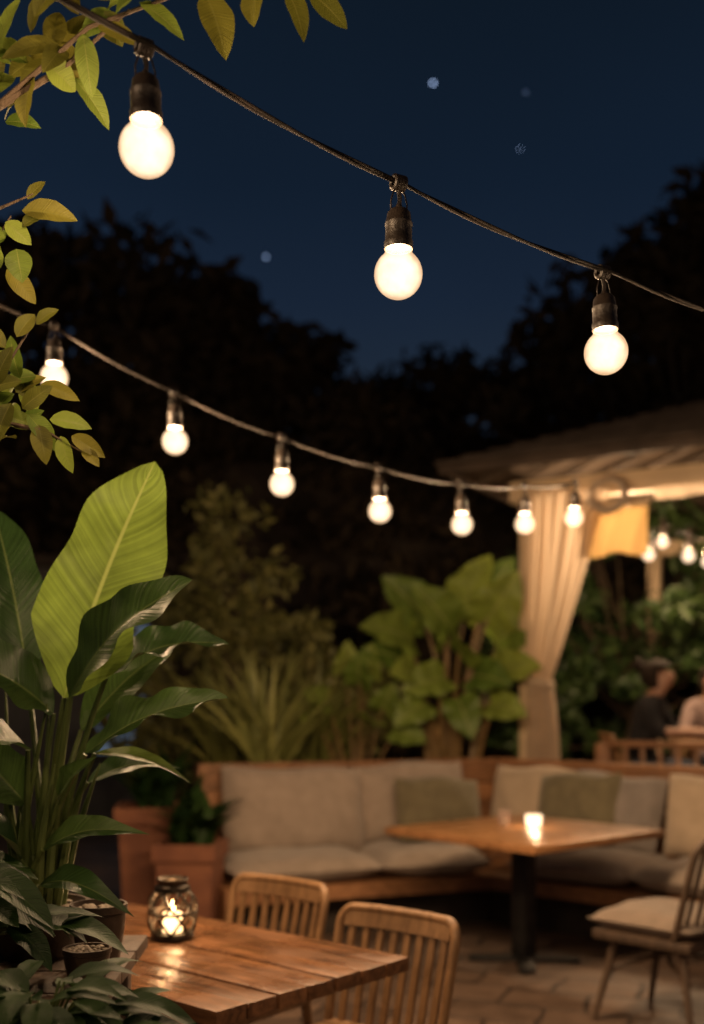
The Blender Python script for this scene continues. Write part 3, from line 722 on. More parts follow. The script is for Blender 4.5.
def person(loc, rotz, label, top, scale=1):
    p = thing('person', label, 'person', loc, rotz); p.scale = (scale,) * 3
    pts = []; ed = []; rad = []
    def a(co, r, par=None):
        pts.append(co); rad.append(r if isinstance(r, tuple) else (r, r))
        if par is not None: ed.append((par, len(pts) - 1))
        return len(pts) - 1
    pel = a((0, .02, .56), (.15, .12)); wa = a((0, .02, .72), (.125, .10), pel); chs = a((0, -.04, .88), (.15, .11), wa)
    nb_ = a((0, -.07, 1.02), (.085, .07), chs); nk = a((0, -.10, 1.09), .052, nb_)
    jaw = a((0, -.135, 1.145), (.062, .068), nk); hm = a((0, -.14, 1.20), (.078, .092), jaw); ht = a((0, -.13, 1.26), (.068, .080), hm)
    a((0, -.235, 1.185), .012, hm)
    for s in (-1, 1):
        sh = a((.16 * s, -.06, .985), .062, nb_); el = a((.21 * s, -.17, .79), .046, sh); wr = a((.12 * s, -.38, .79), .030, el); pm = a((.10 * s, -.44, .79), (.034, .018), wr)
        for k, (dx, ln) in enumerate(((-.026, .055), (-.009, .068), (.009, .064), (.026, .05))):
            f1 = a(((.10 + dx) * s, -.48, .795), .009, pm); f2 = a(((.10 + dx) * s, -.48 - ln * .5, .797), .008, f1); a(((.10 + dx) * s, -.48 - ln, .786), .007, f2)
        t1 = a(((.10 - .045) * s, -.435, .79), .011, pm); a(((.10 - .062) * s, -.47, .787), .009, t1)
        hp = a((.09 * s, -.02, .53), .092, pel); kn = a((.11 * s, -.43, .53), .064, hp); an = a((.11 * s, -.42, .10), .042, kn); a((.12 * s, -.55, .035), (.04, .03), an)
    me = bpy.data.meshes.new('body'); me.from_pydata(pts, ed, []); me.update()
    o = bpy.data.objects.new('tmp', me); COL.objects.link(o); sk = o.modifiers.new('s', 'SKIN'); sk.use_smooth_shade = True
    for i, sv in enumerate(me.skin_vertices[0].data): sv.radius = rad[i]; sv.use_root = (i == 0)
    su = o.modifiers.new('u', 'SUBSURF'); su.levels = 2
    bpy.context.view_layer.update()
    dg = bpy.context.evaluated_depsgraph_get(); m2 = bpy.data.meshes.new_from_object(o.evaluated_get(dg))
    m2.materials.clear(); m2.materials.append(M['skin']); bpy.data.objects.remove(o)
    m2.materials.append(M[top]); m2.materials.append(M['denim'])
    sl = -.22
    for f in m2.polygons:
        c = f.center; f.use_smooth = True
        if c.z < .60: f.material_index = 2
        if .58 < c.z < 1.06 and c.y > sl: f.material_index = 1
    b = bpy.data.objects.new('body', m2); COL.objects.link(b); b.parent = p
    bm = bmesh.new(); bm.from_mesh(m2)
    dele = [f for f in bm.faces if not (.60 < f.calc_center_median().z < 1.055 and f.calc_center_median().y > sl)]
    bmesh.ops.delete(bm, geom=dele, context='FACES')
    for v in bm.verts: v.co += v.normal * .012
    for f in bm.faces: f.material_index = 0
    mt = bpy.data.meshes.new('top'); bm.to_mesh(mt); bm.free(); mt.materials.clear(); mt.materials.append(M[top])
    t = bpy.data.objects.new('top', mt); COL.objects.link(t); t.parent = p
    mb = MB()
    V = []; F = []; n1 = 16; n2 = 20
    for i in range(n1 + 1):
        th = math.pi * .84 * i / n1
        for j in range(n2):
            ph = 2 * math.pi * j / n2; x = math.sin(th) * math.sin(ph); y = math.sin(th) * math.cos(ph); z = math.cos(th)
            if y < -.15 and z < .45: x *= .9; y = max(y, -.15)
            rr_ = 1 + .03 * math.sin(9 * ph + 4 * th)
            V.append((x * .105 * rr_, -.105 + y * .130 * rr_, 1.215 + z * .118 * rr_))
    for i in range(n1):
        for j in range(n2): F.append((i * n2 + j, i * n2 + (j + 1) % n2, (i + 1) * n2 + (j + 1) % n2, (i + 1) * n2 + j))
    mb.add(V, F)
    mb.lathe([(.002, .055), (.035, .042), (.052, 0), (.035, -.042), (.002, -.055)], 14, (0, .035, 1.29))
    mb.obj('hair', M['hair'], p)
    for s in (-1, 1):
        mb = MB(); mb.lathe([(.001, .007), (.006, .004), (.008, 0), (.006, -.004), (.001, -.007)], 8, (.030 * s, -.215, 1.205)); mb.obj('eye', M['hair'], p)
    return p
person((2.30, 8.68, .40), math.radians(60), 'seated person with dark hair bun and black top', 'blacktop', 1.05)
person((3.10, 9.52, .40), math.radians(-14), 'seated person in pale pink top leaning on table', 'pinktop', 1.03)

# ------------------------------------------------------------------ trees
def leafcloud(mb, centers, radii, n, size, flat=.6):
    centers = np.array(centers); k = len(centers)
    idx = rng.integers(0, k, n); d = rng.normal(size=(n, 3)); d /= np.linalg.norm(d, axis=1)[:, None]
    r = np.array(radii)[idx] * (rng.random(n) ** .45); P = centers[idx] + d * r[:, None] * np.array([1, 1, flat])
    A = rng.normal(size=(n, 3)); A /= np.linalg.norm(A, axis=1)[:, None]; B = np.cross(A, rng.normal(size=(n, 3))); B /= np.linalg.norm(B, axis=1)[:, None]
    s = size * (.6 + .8 * rng.random(n))
    for p, a, b, q in zip(P, A, B, s):
        c = np.cross(a, b) * q * .15
        mb.add([p - a * q, p + b * q * .42 + c, p + a * q, p - b * q * .42 + c], [(0, 1, 2, 3)])

def tree(name, base, height, crown_r, crown_z0, n, size, mat, label, cat='tree', clumps=40, trunk_r=.18, bark='darkbark', seed=1, flat=.6, group=None, q0=.16, q1=.30):
    rr = random.Random(seed); t = thing(name, label, cat, base, group=group)
    cz = (crown_z0 + height) / 2; hz = (height - crown_z0) / 2; cen = []; rad = []
    for _ in range(clumps):
        while True:
            x, y, z = (rr.uniform(-1, 1) for _ in range(3))
            if x * x + y * y + z * z < 1 and x * x + y * y + z * z > .12: break
        q = rr.uniform(q0, q1) * crown_r
        cen.append((x * (crown_r - q * .5), y * (crown_r - q * .5), cz + z * (hz - q * .4))); rad.append(q)
    mb = MB(); top = cz
    P = [(0, 0, 0), (.06 * crown_r * rr.uniform(-1, 1), .03, top * .4), (.05 * crown_r * rr.uniform(-1, 1), 0, top * .75), (0, 0, top)]
    mb.tube(P, [trunk_r, trunk_r * .75, trunk_r * .5, trunk_r * .3], 10)
    for c in cen:
        s0 = Vector(P[1]).lerp(Vector(P[3]), rr.uniform(.15, .95)); e0 = Vector(c); mid = s0.lerp(e0, .5) + Vector((0, 0, -.08 * crown_r))
        mb.tube([s0, mid, e0], [trunk_r * .3, trunk_r * .18, trunk_r * .06], 5)
    mb.obj('trunk', M[bark], t); mb = MB(); leafcloud(mb, cen, rad, n, size, flat); mb.obj('crown', M[mat], t, smooth=False)
    return t
G = 'dark trees behind the patio'
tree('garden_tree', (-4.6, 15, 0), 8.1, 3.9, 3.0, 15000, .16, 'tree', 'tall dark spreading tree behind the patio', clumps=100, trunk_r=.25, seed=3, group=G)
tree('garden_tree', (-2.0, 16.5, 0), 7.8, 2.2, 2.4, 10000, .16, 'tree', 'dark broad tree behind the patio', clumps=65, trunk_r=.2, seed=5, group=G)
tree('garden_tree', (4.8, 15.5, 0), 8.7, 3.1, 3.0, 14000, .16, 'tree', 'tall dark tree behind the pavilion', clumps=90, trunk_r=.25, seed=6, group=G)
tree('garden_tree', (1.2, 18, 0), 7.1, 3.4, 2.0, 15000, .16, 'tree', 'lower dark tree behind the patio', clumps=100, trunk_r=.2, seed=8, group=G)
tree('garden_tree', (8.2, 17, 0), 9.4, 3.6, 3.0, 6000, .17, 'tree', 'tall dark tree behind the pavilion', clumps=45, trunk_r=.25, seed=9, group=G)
mb = MB(); cen = []; rad = []
for i in range(240):
    cen.append((random.uniform(-12, 12), 13.6 + random.uniform(-.5, .5), random.uniform(.3, 5.2))); rad.append(random.uniform(.4, .7))
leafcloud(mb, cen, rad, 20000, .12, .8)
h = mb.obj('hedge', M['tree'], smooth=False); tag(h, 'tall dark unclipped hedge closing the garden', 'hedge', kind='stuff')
mb = MB(); mb.box(0, 14.9, 2.3, 26, .25, 4.6); mb.box(0, 14.9, 4.63, 26.1, .35, .06)  # added dark sheet that supplies the darkness behind the hedge
h = mb.obj('dark_backing', M['darkbark'], smooth=False); tag(h, 'dark plain backing added behind tall hedge to keep gaps dark', 'wall')

gh = thing('garden_house', 'dark rendered house with dimly lit blue windows', 'house', (-4.6, 12.6, 0))
mb = MB(); mb.box(0, .5, 1.5, 4.6, 1.0, 3.0, bev=.01); mb.obj('wall', M['wallp'], gh)
mb = MB(); mb.box(0, .45, 3.06, 5.0, 1.3, .12, bev=.01); mb.obj('roof', M['darkbark'], gh)
for x, z, sx, sz, mt in ((.55, 2.55, .32, .40, 'winc'), (1.98, 1.6, .66, 1.5, 'winb')):
    wd = MB(); wd.box(x, -.004, z, sx, .02, sz); wo_ = wd.obj('window', M[mt], gh)
    fr = MB()
    for dx in (-sx / 2, sx / 2): fr.box(x + dx, -.02, z, .04, .05, sz + .04)
    for dz in (-sz / 2, sz / 2): fr.box(x, -.022, z + dz, sx - .04, .05, .04)
    fo = fr.obj('frame', M['fascia'], wo_)

# ------------------------------------------------------------------ mid-ground plants
def taro(base, specs, label, stemr=.022, seed=0, group=None, spread=.06):
    t = thing('elephant_ear_plant', label, 'plant', base, group=group); rr = random.Random(seed); ms = MB(); ml = MB()
    zt = max(s_[2] for s_ in specs)
    for (x, y, z, w, l) in specs:
        b = Vector((rr.uniform(-1, 1) * spread, rr.uniform(-1, 1) * spread, 0)); e = Vector((x, y, z)); m = Vector((x * .12 + b.x, y * .12, z * .68))
        P = [b * (1 - q) ** 2 + m * 2 * q * (1 - q) + e * q * q for q in [i / 9 for i in range(10)]]
        ms.tube(P, [stemr * (1.6 - .125 * i) for i in range(10)], 7)
        up = (z / zt - .72) * 3.0
        ang = x * 2.0 + rr.uniform(-.35, .35)
        d = Vector((math.sin(ang) * .9, -.35 + rr.uniform(-.15, .15), max(-.75, min(.95, up + rr.uniform(-.2, .2))))).normalized()
        p0 = e - d * l * .12; p1 = e + d * l * .88
        ml.leaf(p0, p1, w, (rr.uniform(-.45, .45), -1.0, .55), .08, .18, .16, 16, 5, 'heart', rr.randint(0, 99), curl=.12)
    ms.obj('stem', M['orangestem'], t); ml.obj('foliage', M['taro'], t); return t
taro((.80, 8.72, 0), [(-.36, -.05, 1.96, .40, .50), (-.24, .1, 2.16, .40, .52), (-.06, -.1, 2.08, .38, .48), (.10, .05, 2.20, .42, .54), (.26, -.12, 2.12, .42, .52), (.38, .05, 1.96, .38, .48), (.02, -.28, 1.84, .36, .44), (-.30, -.22, 1.66, .32, .40), (.34, -.15, 1.70, .34, .42), (.28, .2, 2.32, .34, .44), (.16, -.30, 1.66, .32, .38), (-.12, -.30, 1.64, .32, .38), (-.42, .0, 1.80, .30, .40), (.02, -.34, 1.46, .30, .36), (-.26, -.3, 1.44, .28, .34), (.28, -.32, 1.44, .28, .34), (-.02, .1, 1.98, .36, .46)], 'tall elephant ear plant with broad green leaves behind sofa', .024, 4, 'elephant ear plants behind the sofa', .10)
taro((.0, 8.55, 0), [(-.20, -.1, 1.46, .24, .28), (.06, -.1, 1.62, .26, .30), (.24, -.05, 1.42, .25, .28), (-.06, .1, 1.72, .22, .28), (.14, -.1, 1.30, .24, .28), (-.20, .05, 1.28, .22, .26), (.34, -.1, 1.24, .24, .28), (.14, .1, 1.68, .22, .28), (-.30, -.1, 1.36, .2, .25)], 'low elephant ear plant with lime leaves behind sofa', .012, 6, 'elephant ear plants behind the sofa')
def spiky(base, n, ln, label, mat='fern', seed=0, name='fern_plant', cat='plant', up=.9, wdt=.05):
    rr = random.Random(seed); ml = MB()
    for i in range(n):
        a = rr.uniform(0, 6.283); tl = rr.uniform(.15, 1.0); l = ln * rr.uniform(.6, 1.05)
        d = Vector((math.cos(a) * tl, math.sin(a) * tl, up + rr.uniform(0, .6))).normalized(); p0 = Vector((rr.uniform(-.08, .08), rr.uniform(-.08, .08), 0))
        ml.leaf(p0, p0 + d * l, wdt * rr.uniform(.7, 1.3), (-d.x * .5, -d.y * .5 - .6, .8), .10, .3, 0, 9, 1, 'lance', i, curl=.18 * tl)
    o = ml.obj(name, M[mat], None, loc=base); tag(o, label, cat); return o
spiky((-.62, 8.15, .86), 80, 1.10, 'clump of long narrow fern leaves behind sofa', seed=3, wdt=.045)
spiky((-.95, 8.5, .80), 60, 1.15, 'clump of long narrow fern leaves by planters', 'shrub', seed=4, wdt=.045)
spiky((-.28, 8.7, .80), 60, 1.15, 'clump of long narrow leaves by hedge', 'shrub', seed=8, wdt=.045)
tree('garden_shrub', (-.95, 8.9, 0), 3.2, .62, 1.5, 1500, .055, 'slender', 'slender tall shrub with sparse small leaves', 'shrub', 30, .03, 'bark', 12, .9, None, .22, .42)
tree('garden_shrub', (-1.55, 9.8, 0), 2.6, .8, .6, 2000, .06, 'slender', 'rounded leafy shrub beside dark house', 'shrub', 26, .04, 'bark', 13, .9, None, .25, .45)
tree('garden_shrub', (-.2, 10.2, 0), 2.3, .8, .6, 2000, .06, 'slender', 'rounded leafy shrub before the hedge', 'shrub', 26, .04, 'bark', 17, .9, None, .25, .45)
tree('garden_shrub', (3.1, 12.0, 0), 4.2, 1.6, .6, 4500, .09, 'vine', 'leafy green shrub behind the pavilion', 'shrub', 40, .06, 'bark', 14)
tree('garden_shrub', (4.7, 12.2, 0), 4.0, 1.4, .6, 3000, .09, 'vine', 'leafy green shrub behind the pavilion', 'shrub', 36, .06, 'bark', 15)
tree('garden_shrub', (2.0, 11.6, 0), 2.6, .8, .5, 1800, .07, 'vine', 'leafy green shrub behind the pavilion', 'shrub', 26, .04, 'bark', 16)

def planter(loc, w, h, rotz, label, seed):
    p = thing('terracotta_planter', label, 'planter', loc, rotz, 'terracotta planters by the sofa'); mb = MB()
    q = [(.82, 0), (.96, h - .10), (1.06, h - .10), (1.08, h), (.94, h), (.90, h - .06)]
    V = []; F = []
    for r, z in q:
        for sx, sy in ((-1, -1), (1, -1), (1, 1), (-1, 1)): V.append((sx * w / 2 * r, sy * w / 2 * r, z))
    for i in range(len(q) - 1):
        for j in range(4): F.append((i * 4 + j, i * 4 + (j + 1) % 4, (i + 1) * 4 + (j + 1) % 4, (i + 1) * 4 + j))
    mb.add(V, F); mb.obj('planter_box', M['terracotta'], p, smooth=False)
    mb = MB(); mb.box(0, 0, h - .07, w * .88, w * .88, .02); mb.obj('soil', M['soil'], p)
    ml = MB(); rr = random.Random(seed)
    for i in range(38):
        a = rr.uniform(0, 6.283); tl = rr.uniform(.2, 1.1); d = Vector((math.cos(a) * tl, math.sin(a) * tl, 1)).normalized(); l = rr.uniform(.3, .6)
        p0 = Vector((rr.uniform(-.1, .1), rr.uniform(-.1, .1), h - .06)); ml.leaf(p0, p0 + d * l, .09, (-d.x, -d.y, 1), .1, .25, .1, 8, 2, 'lance', i, curl=.25)
    ml.obj('foliage', M['bushdark'], p)
planter((-1.27, 7.15, 0), .48, .80, .15, 'tall terracotta planter with leafy plant', 1)
planter((-.98, 6.70, 0), .36, .62, -.1, 'smaller terracotta planter beside the sofa', 2)

# ------------------------------------------------------------------ near plant stand and pots
SZ = .905
st = thing('plant_stand', 'dark wooden stand carrying potted plants', 'plant stand', (-.98, 2.33, 0), .03)
mb = MB()
for i in range(4): mb.box(0, -.27 + i * .18, SZ - .016, .98, .17, .03, bev=.003)
mb.obj('shelf', M['grey_wood'], st)
for sx in (-1, 1):
    for sy in (-1, 1): mb = MB(); mb.box(.43 * sx, .30 * sy, (SZ - .032) / 2, .05, .05, SZ - .032, bev=.003); mb.obj('leg', M['grey_wood'], st)

pp = thing('potted_paradise_plant', 'potted bird of paradise plant with broad upright leaves', 'plant', (-.71, 2.48, SZ), 0)
mb = MB(); mb.lathe([(.075, 0), (.085, .01), (.105, .08), (.115, .105), (.118, .12), (.108, .12), (.10, .10)], 28, close=False); mb.obj('pot', M['darkpot'], pp)
def pebbles(mb, n, R, z):
    for i in range(n):
        a = random.uniform(0, 6.28); r = R * math.sqrt(random.random()); s = random.uniform(.006, .011); mb.lathe([(.001, s * .8), (s * .8, s * .5), (s, 0), (s * .7, -s * .5)], 7, (r * math.cos(a), r * math.sin(a), z))
mb = MB(); mb.lathe([(.001, .105), (.06, .104), (.102, .100)], 24, close=False); mb.obj('soil', M['soil'], pp)
mb = MB(); pebbles(mb, 90, .09, .106); mb.obj('pebble_layer', M['pebble'], pp)
Z0 = .10; SH = Vector((0, 0, -.075))
LV = [
 ((.060, .00, .655), (.255, .06, 1.200), .255, (-.15, -1, .10), 'banana', .05, .10, .08, 1, .0),
 ((.085, -.05, .655), (.370, -.14, .905), .175, (-.30, -.8, .75), 'banana', .10, .30, .12, 0, .0),
 ((.15, .02, .70), (.425, .03, .79), .13, (-.1, -.6, .9), 'banana', .12, .40, .16, 0, .05),
 ((.12, -.05, .53), (.440, -.08, .655), .105, (-.1, -.7, .8), 'banana', .10, .45, .24, 0, .0),
 ((.13, .0, .53), (.345, .02, .46), .05, (.1, -.5, .9), 'lance', .12, .3, .05, 1, .0),
 ((-.05, .10, .70), (-.17, .22, 1.12), .15, (.55, -1, .1), 'banana', .06, .3, .06, 0, .0),
 ((.045, -.03, .62), (-.17, -.16, .76), .17, (.1, -.7, .8), 'banana', .10, .35, .08, 0, .06),
 ((-.01, -.05, .42), (-.20, -.15, .62), .13, (.2, -.8, .6), 'banana', .10, .3, .06, 0, .0),
 ((.03, -.06, .32), (.27, -.12, .37), .08, (0, -.7, .8), 'lance', .14, .4, .08, 0, .05),
 ((.02, -.06, .24), (.25, -.2, .22), .08, (0, -.7, .9), 'lance', .16, .4, .08, 0, .1),
 ((-.05, -.02, .5), (-.30, .02, .42), .14, (.1, -.6, .9), 'banana', .12, .4, .05, 0, .05),
 ((-.02, -.06, .30), (-.16, -.25, .44), .12, (.1, -.6, .9), 'banana', .12, .4, .05, 0, .05),
 ((.08, .08, .58), (.27, .20, .78), .10, (-.2, -1, .3), 'banana', .10, .3, .10, 0, .0),
 ((.10, .06, .46), (.30, .14, .50), .07, (0, -.7, .8), 'lance', .14, .4, .08, 0, .08),
 ((.0, -.07, .54), (-.12, -.22, .56), .12, (.1, -.6, .9), 'banana', .12, .4, .05, 0, .1),
 ((.06, -.04, .42), (.17, -.15, .53), .07, (-.2, -.8, .6), 'lance', .1, .4, .08, 0, .0),
]
ms = MB(); mbr = MB(); mdk = MB(); rr = random.Random(5)
for k, (e, tip, wd, nn, pf, be, fo, ru, br, cu_) in enumerate(LV):
    e = Vector(e) + SH; tip = Vector(tip) + SH; b = Vector((rr.uniform(-.035, .035), rr.uniform(-.035, .035), Z0 - .01)); m = b.lerp(e, .5) + Vector((-(e.x) * .18, 0, .02))
    P = []
    for i in range(11):
        t = i / 10; P.append((b * (1 - t) ** 2) + (m * 2 * t * (1 - t)) + (e * t * t))
    ms.tube(P, [.0115 - .0006 * i for i in range(11)], 8)
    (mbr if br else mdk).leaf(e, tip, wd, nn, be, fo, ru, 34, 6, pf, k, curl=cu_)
for i in range(12):
    b = Vector((rr.uniform(-.05, .05), rr.uniform(-.04, .04), Z0 - .01)); e = b + Vector((rr.uniform(-.05, .09), rr.uniform(-.05, .05), rr.uniform(.25, .55)))
    ms.tube([b, b.lerp(e, .5) + Vector((-.01, 0, 0)), e], [.013, .009, .002], 7)
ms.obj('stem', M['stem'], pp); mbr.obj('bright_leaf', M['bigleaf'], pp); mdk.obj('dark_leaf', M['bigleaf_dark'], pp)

def smallpot(loc, r, h, label, mat):
    s_ = thing('clay_bowl', label, 'plant pot', loc, 0, 'small bowls on the plant stand')
    mb = MB(); mb.lathe([(r * .55, 0), (r * .75, .006), (r * .95, h * .6), (r, h * .86), (r * 1.06, h * .88), (r * 1.06, h), (r * .95, h), (r * .9, h * .8)], 28, close=False); mb.obj('bowl', M[mat], s_)
    mb = MB(); mb.lathe([(.001, h * .9), (r * .6, h * .88), (r * .92, h * .84)], 24, close=False); mb.obj('soil', M['soil'], s_)
    mb = MB(); pebbles(mb, 60, r * .82, h * .90); mb.obj('pebble_layer', M['pebble'], s_)
smallpot((-.548, 2.38, SZ), .058, .135, 'small clay bowl filled with pebbles on stand', 'darkpot')
smallpot((-.530, 2.20, SZ), .046, .080, 'small clay bowl filled with pebbles on stand', 'darkpot')

def bushy(base, n, rad, label, mat='bushdark', seed=0, ll=.12, lw=.05, h=.25):
    t = thing('leafy_pot_plant', label, 'plant', base, group='leafy pot plants on the stand'); rr = random.Random(seed)
    mb = MB(); mb.lathe([(.06, 0), (.07, .01), (.09, .12), (.095, .14), (.085, .14), (.08, .12)], 20, close=False); mb.obj('pot', M['darkpot'], t)
    ms = MB(); ml = MB()
    for i in range(n):
        a = rr.uniform(0, 6.283); el = rr.uniform(-.1, 1.4); r = rad * rr.uniform(.35, 1)
        e = Vector((math.cos(a) * math.cos(el) * r, math.sin(a) * math.cos(el) * r, .12 + h * math.sin(el) * rr.uniform(.5, 1.1)))
        ms.tube([(0, 0, .1), (e * .5) + Vector((0, 0, .06)), e], [.004, .003, .002], 5)
        d = Vector((math.cos(a + rr.uniform(-.6, .6)), math.sin(a + rr.uniform(-.6, .6)), rr.uniform(-.5, .35))).normalized()
        l = ll * rr.uniform(.7, 1.25); ml.leaf(e, e + d * l, lw * rr.uniform(.8, 1.2), (-d.x * .3, -d.y * .3 - .3, 1), .1, .25, .05, 10, 2, 'lance' if i % 2 else 'oval', i, curl=.25)
    ms.obj('stem', M['stem'], t); ml.obj('foliage', M[mat], t)
bushy((-.50, 1.76, .782), 130, .19, 'dense dark leafy plant in glazed pot', seed=1, ll=.13, lw=.042, h=.12)
bushy((-.78, 2.10, SZ), 70, .19, 'dense dark leafy plant in glazed pot', seed=2, ll=.16, lw=.075, h=.13)
bushy((-1.06, 2.35, SZ), 50, .24, 'dense dark leafy plant in glazed pot', seed=3, ll=.22, lw=.09, h=.35)
ps = thing('plant_stool', 'low dark stool carrying leafy pot plants', 'stool', (-.55, 1.74, 0), .2)
mb = MB(); mb.lathe([(.16, .76), (.17, .765), (.17, .778), (.001, .780)], 28); mb.obj('seat', M['grey_wood'], ps)
for k in range(3):
    a = k * 2.094; mb = MB(); mb.tube([(.12 * math.cos(a), .12 * math.sin(a), .765), (.15 * math.cos(a), .15 * math.sin(a), 0)], [.016, .013], 8); mb.obj('leg', M['grey_wood'], ps)

# ------------------------------------------------------------------ overhanging tree
ct = thing('overhanging_tree', 'small tree with olive leaves overhanging the patio', 'tree', (-1.75, 2.1, 0))
tk = MB(); lo = MB(); li = MB(); rr = random.Random(21)
def wl(x, y, z): return Vector((x + 1.75, y - 2.1, z))
tk.tube([(0, 0, 0), (.05, 0, .8), (-.02, .02, 1.6), (.05, 0, 2.3), (.1, 0, 2.9)], [.09, .075, .065, .05, .03], 12)
def twig(pts, r0, r1):
    P = [wl(*p) for p in pts]; F_ = []
    for a, b in zip(P[:-1], P[1:]):
        for q in range(4): F_.append(a.lerp(b, q / 4))
    F_.append(P[-1]); k = len(F_); tk.tube(F_, [r0 + (r1 - r0) * i / (k - 1) for i in range(k)], 6)
twig([(-1.70, 2.1, 2.3), (-1.1, 1.95, 2.40), (-.62, 1.9, 2.50), (-.50, 1.9, 2.57), (-.38, 1.88, 2.66)], .013, .002)
twig([(-.62, 1.9, 2.50), (-.45, 1.88, 2.63), (-.25, 1.86, 2.69), (-.08, 1.85, 2.675)], .005, .0015)
twig([(-1.70, 2.1, 2.1), (-1.1, 2.05, 2.26), (-.72, 2.0, 2.34), (-.58, 2.0, 2.40)], .010, .0015)
twig([(-1.72, 2.1, 1.7), (-1.1, 2.05, 1.90), (-.72, 2.0, 2.0), (-.56, 2.0, 1.97), (-.49, 2.0, 1.93)], .012, .0013)
twig([(-.74, 2.0, 2.0), (-.62, 2.0, 2.10), (-.58, 2.02, 2.18)], .004, .0013)
twig([(-1.1, 2.05, 1.90), (-.75, 2.05, 2.2), (-.62, 2.0, 2.36)], .005, .0013)
def lf(mb, x, y, z, dx, dz, l, w, sd, dy=0.0, ny=-1, nx=0):
    p0 = wl(x, y, z); d = Vector((dx, dy, dz)).normalized(); mb.leaf(p0, p0 + d * l, w * 1.18, (nx, ny, .35), .06, rr.uniform(.1, .4), .05, 10, 3, 'oval', sd, curl=rr.uniform(.0, .18))
TOP = [(-.245, 1.85, 2.665, .32, -1, .125, .052), (-.11, 1.85, 2.675, .35, -1, .10, .034), (-.07, 1.85, 2.67, .75, -.7, .085, .034), (-.16, 1.85, 2.68, -.1, -1, .065, .04), (-.09, 1.85, 2.675, .9, -.15, .07, .03),
 (-.46, 1.88, 2.62, .1, -1, .10, .034), (-.55, 1.9, 2.56, -.2, -1, .09, .040), (-.50, 1.88, 2.60, -1, -.25, .10, .035), (-.43, 1.86, 2.62, .8, -.35, .08, .030),
 (-.40, 1.86, 2.64, .6, .3, .09, .035), (-.56, 1.9, 2.58, -.7, .5, .10, .035), (-.52, 1.9, 2.60, .1, .9, .09, .035), (-.62, 1.9, 2.52, -.9, .1, .11, .04), (-.36, 1.86, 2.66, .7, -.4, .09, .035),
 (-.66, 1.92, 2.50, -.3, -1, .09, .038), (-.30, 1.85, 2.69, .3, .8, .1, .04), (-.20, 1.84, 2.70, -.6, .6, .09, .04), (-.48, 1.86, 2.66, -.7, .1, .10, .035), (-.60, 1.88, 2.56, -.9, -.5, .09, .035), (-.34, 1.85, 2.68, .9, -.3, .08, .03)]
for k, a in enumerate(TOP): lf(li if k in (5, 9, 10, 13, 16) else lo, a[0], a[1], a[2], a[3], a[4], a[5], a[6], k, rr.uniform(-.35, .35), -1, rr.uniform(-.6, .6))
for k in range(32):
    t = rr.random(); x = -.68 + .28 * t; z = 2.50 + .17 * t + rr.uniform(-.03, .06); y = 1.9 + rr.uniform(-.06, .08)
    lf(lo if rr.random() < .5 else li, x, y, z, rr.uniform(-1, .7), rr.uniform(-1, .8), rr.uniform(.06, .10), rr.uniform(.028, .042), 500 + k, rr.uniform(-.5, .5), -1, rr.uniform(-.7, .7))
MIDL = [(-.60, 2.0, 2.37, 1, -.12, .10, .042), (-.63, 2.0, 2.35, .8, -.7, .06, .03), (-.66, 2.0, 2.34, -.6, -.8, .07, .035), (-.61, 2.0, 2.30, .2, -1, .065, .042), (-.65, 2.0, 2.28, -.2, -1, .06, .03), (-.69, 2.0, 2.33, -.8, .3, .09, .04), (-.59, 2.0, 2.39, .5, .7, .05, .02), (-.63, 2.0, 2.32, -.9, .2, .06, .03), (-.60, 2.0, 2.34, .9, .5, .05, .025)]
for k, a in enumerate(MIDL): lf(li if k % 2 else lo, a[0], a[1], a[2], a[3], a[4], a[5], a[6], 40 + k, rr.uniform(-.35, .35), -1, rr.uniform(-.5, .5))
for k in range(8):
    lf(li if rr.random() < .6 else lo, rr.uniform(-.70, -.63), 2.02 + rr.uniform(-.05, .1), rr.uniform(2.26, 2.40), rr.uniform(-1, .9), rr.uniform(-1, .6), rr.uniform(.05, .08), rr.uniform(.025, .036), 700 + k, rr.uniform(-.5, .5), -1, rr.uniform(-.7, .7))
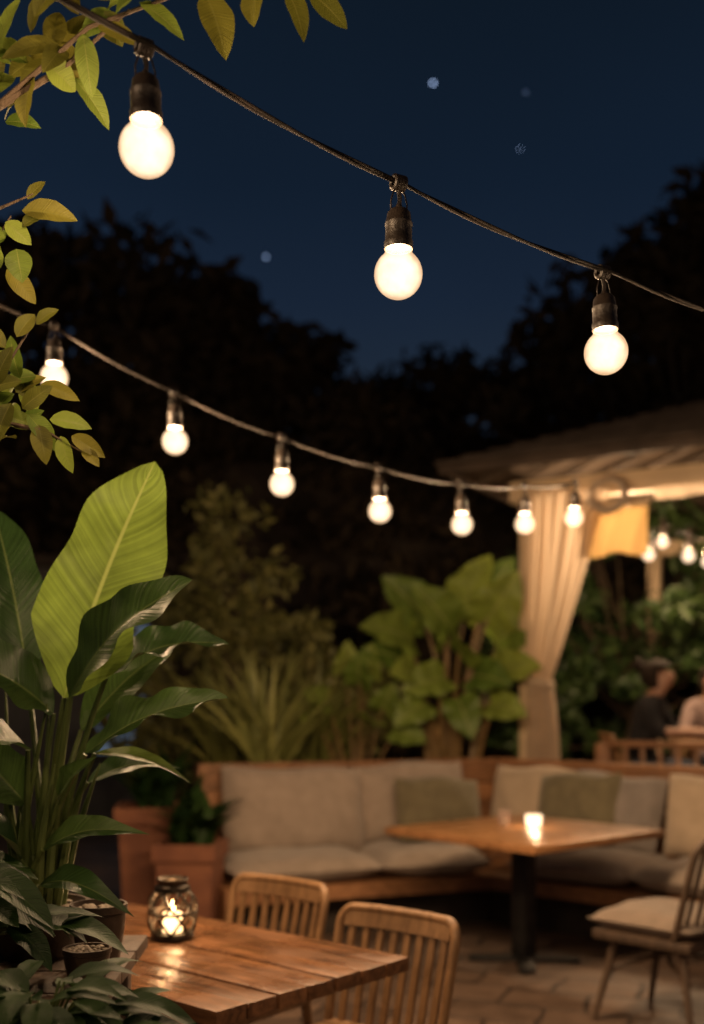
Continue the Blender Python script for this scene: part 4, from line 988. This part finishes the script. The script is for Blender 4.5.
LOW = [(-.57, 2.0, 1.98, .25, -1, .075, .034), (-.53, 2.0, 1.96, .3, -1, .07, .028), (-.51, 2.0, 1.96, 1, -.6, .07, .028), (-.55, 2.0, 1.99, 1, -.1, .075, .032), (-.60, 2.0, 2.01, .9, .6, .07, .03), (-.62, 2.0, 2.02, -.3, -1, .09, .04), (-.66, 2.0, 2.01, -.6, -.9, .10, .045),
 (-.61, 2.0, 2.14, .5, .9, .06, .028), (-.63, 2.0, 2.12, -.8, .6, .07, .035), (-.60, 2.0, 2.06, -.9, -.3, .08, .035), (-.69, 2.0, 2.03, .3, -1, .08, .04), (-.65, 2.0, 2.05, .5, .9, .08, .035), (-.58, 2.02, 2.17, .8, .5, .05, .025), (-.59, 2.0, 2.0, .6, -.8, .08, .035), (-.49, 2.0, 1.935, .9, -.9, .045, .022), (-.68, 2.0, 2.10, -.2, .9, .08, .035), (-.64, 2.0, 2.0, .9, -.3, .07, .03)]
for k, a in enumerate(LOW): lf(li if rr.random() < .6 else lo, a[0], a[1], a[2], a[3], a[4], a[5], a[6], 70 + k, rr.uniform(-.4, .4), -1, rr.uniform(-.6, .6))
for k in range(24):
    x = rr.uniform(-.70, -.60); z = 2.01 + rr.uniform(-.06, .10); y = 2.04 + rr.uniform(-.04, .1)
    lf(lo if rr.random() < .4 else li, x, y, z, rr.uniform(-.8, .8), rr.uniform(-1, .8), rr.uniform(.05, .08), rr.uniform(.026, .038), 600 + k, rr.uniform(-.5, .5), -1, rr.uniform(-.7, .7))
for k in range(260):
    a = rr.uniform(0, 6.28); r = .5 * rr.random() ** .5; x = -1.55 + r * math.cos(a); y = 2.1 + r * math.sin(a); z = rr.uniform(1.8, 3.2)
    lf(lo if rr.random() < .6 else li, x, y, z, rr.uniform(-1, 1), rr.uniform(-1, .4), rr.uniform(.08, .13), .045, 200 + k, rr.uniform(-1, 1))
tk.obj('trunk', M['bark'], ct)
o = lo.obj('crown', M['branchleaf'], ct); o['label'] = 'olive coloured leaves'
o = li.obj('crown', M['limeleaf'], ct); o['label'] = 'lime green leaves'

for c in [c for c in COL.objects if c.parent == pend]: bpy.data.objects.remove(c)
bpy.data.objects.remove(pend)

# ------------------------------------------------------------------ camera
cam = bpy.data.cameras.new('camera'); co = bpy.data.objects.new('camera', cam); COL.objects.link(co)
co.location = (0, 0, 1.48); co.rotation_euler = (math.radians(90), 0, 0)
cam.sensor_width = 36; cam.lens = 38.67; cam.shift_y = .1836; cam.clip_end = 400; cam.clip_start = .05
cam.dof.use_dof = True; cam.dof.focus_distance = 2.1; cam.dof.aperture_fstop = 1.8
scene.camera = co
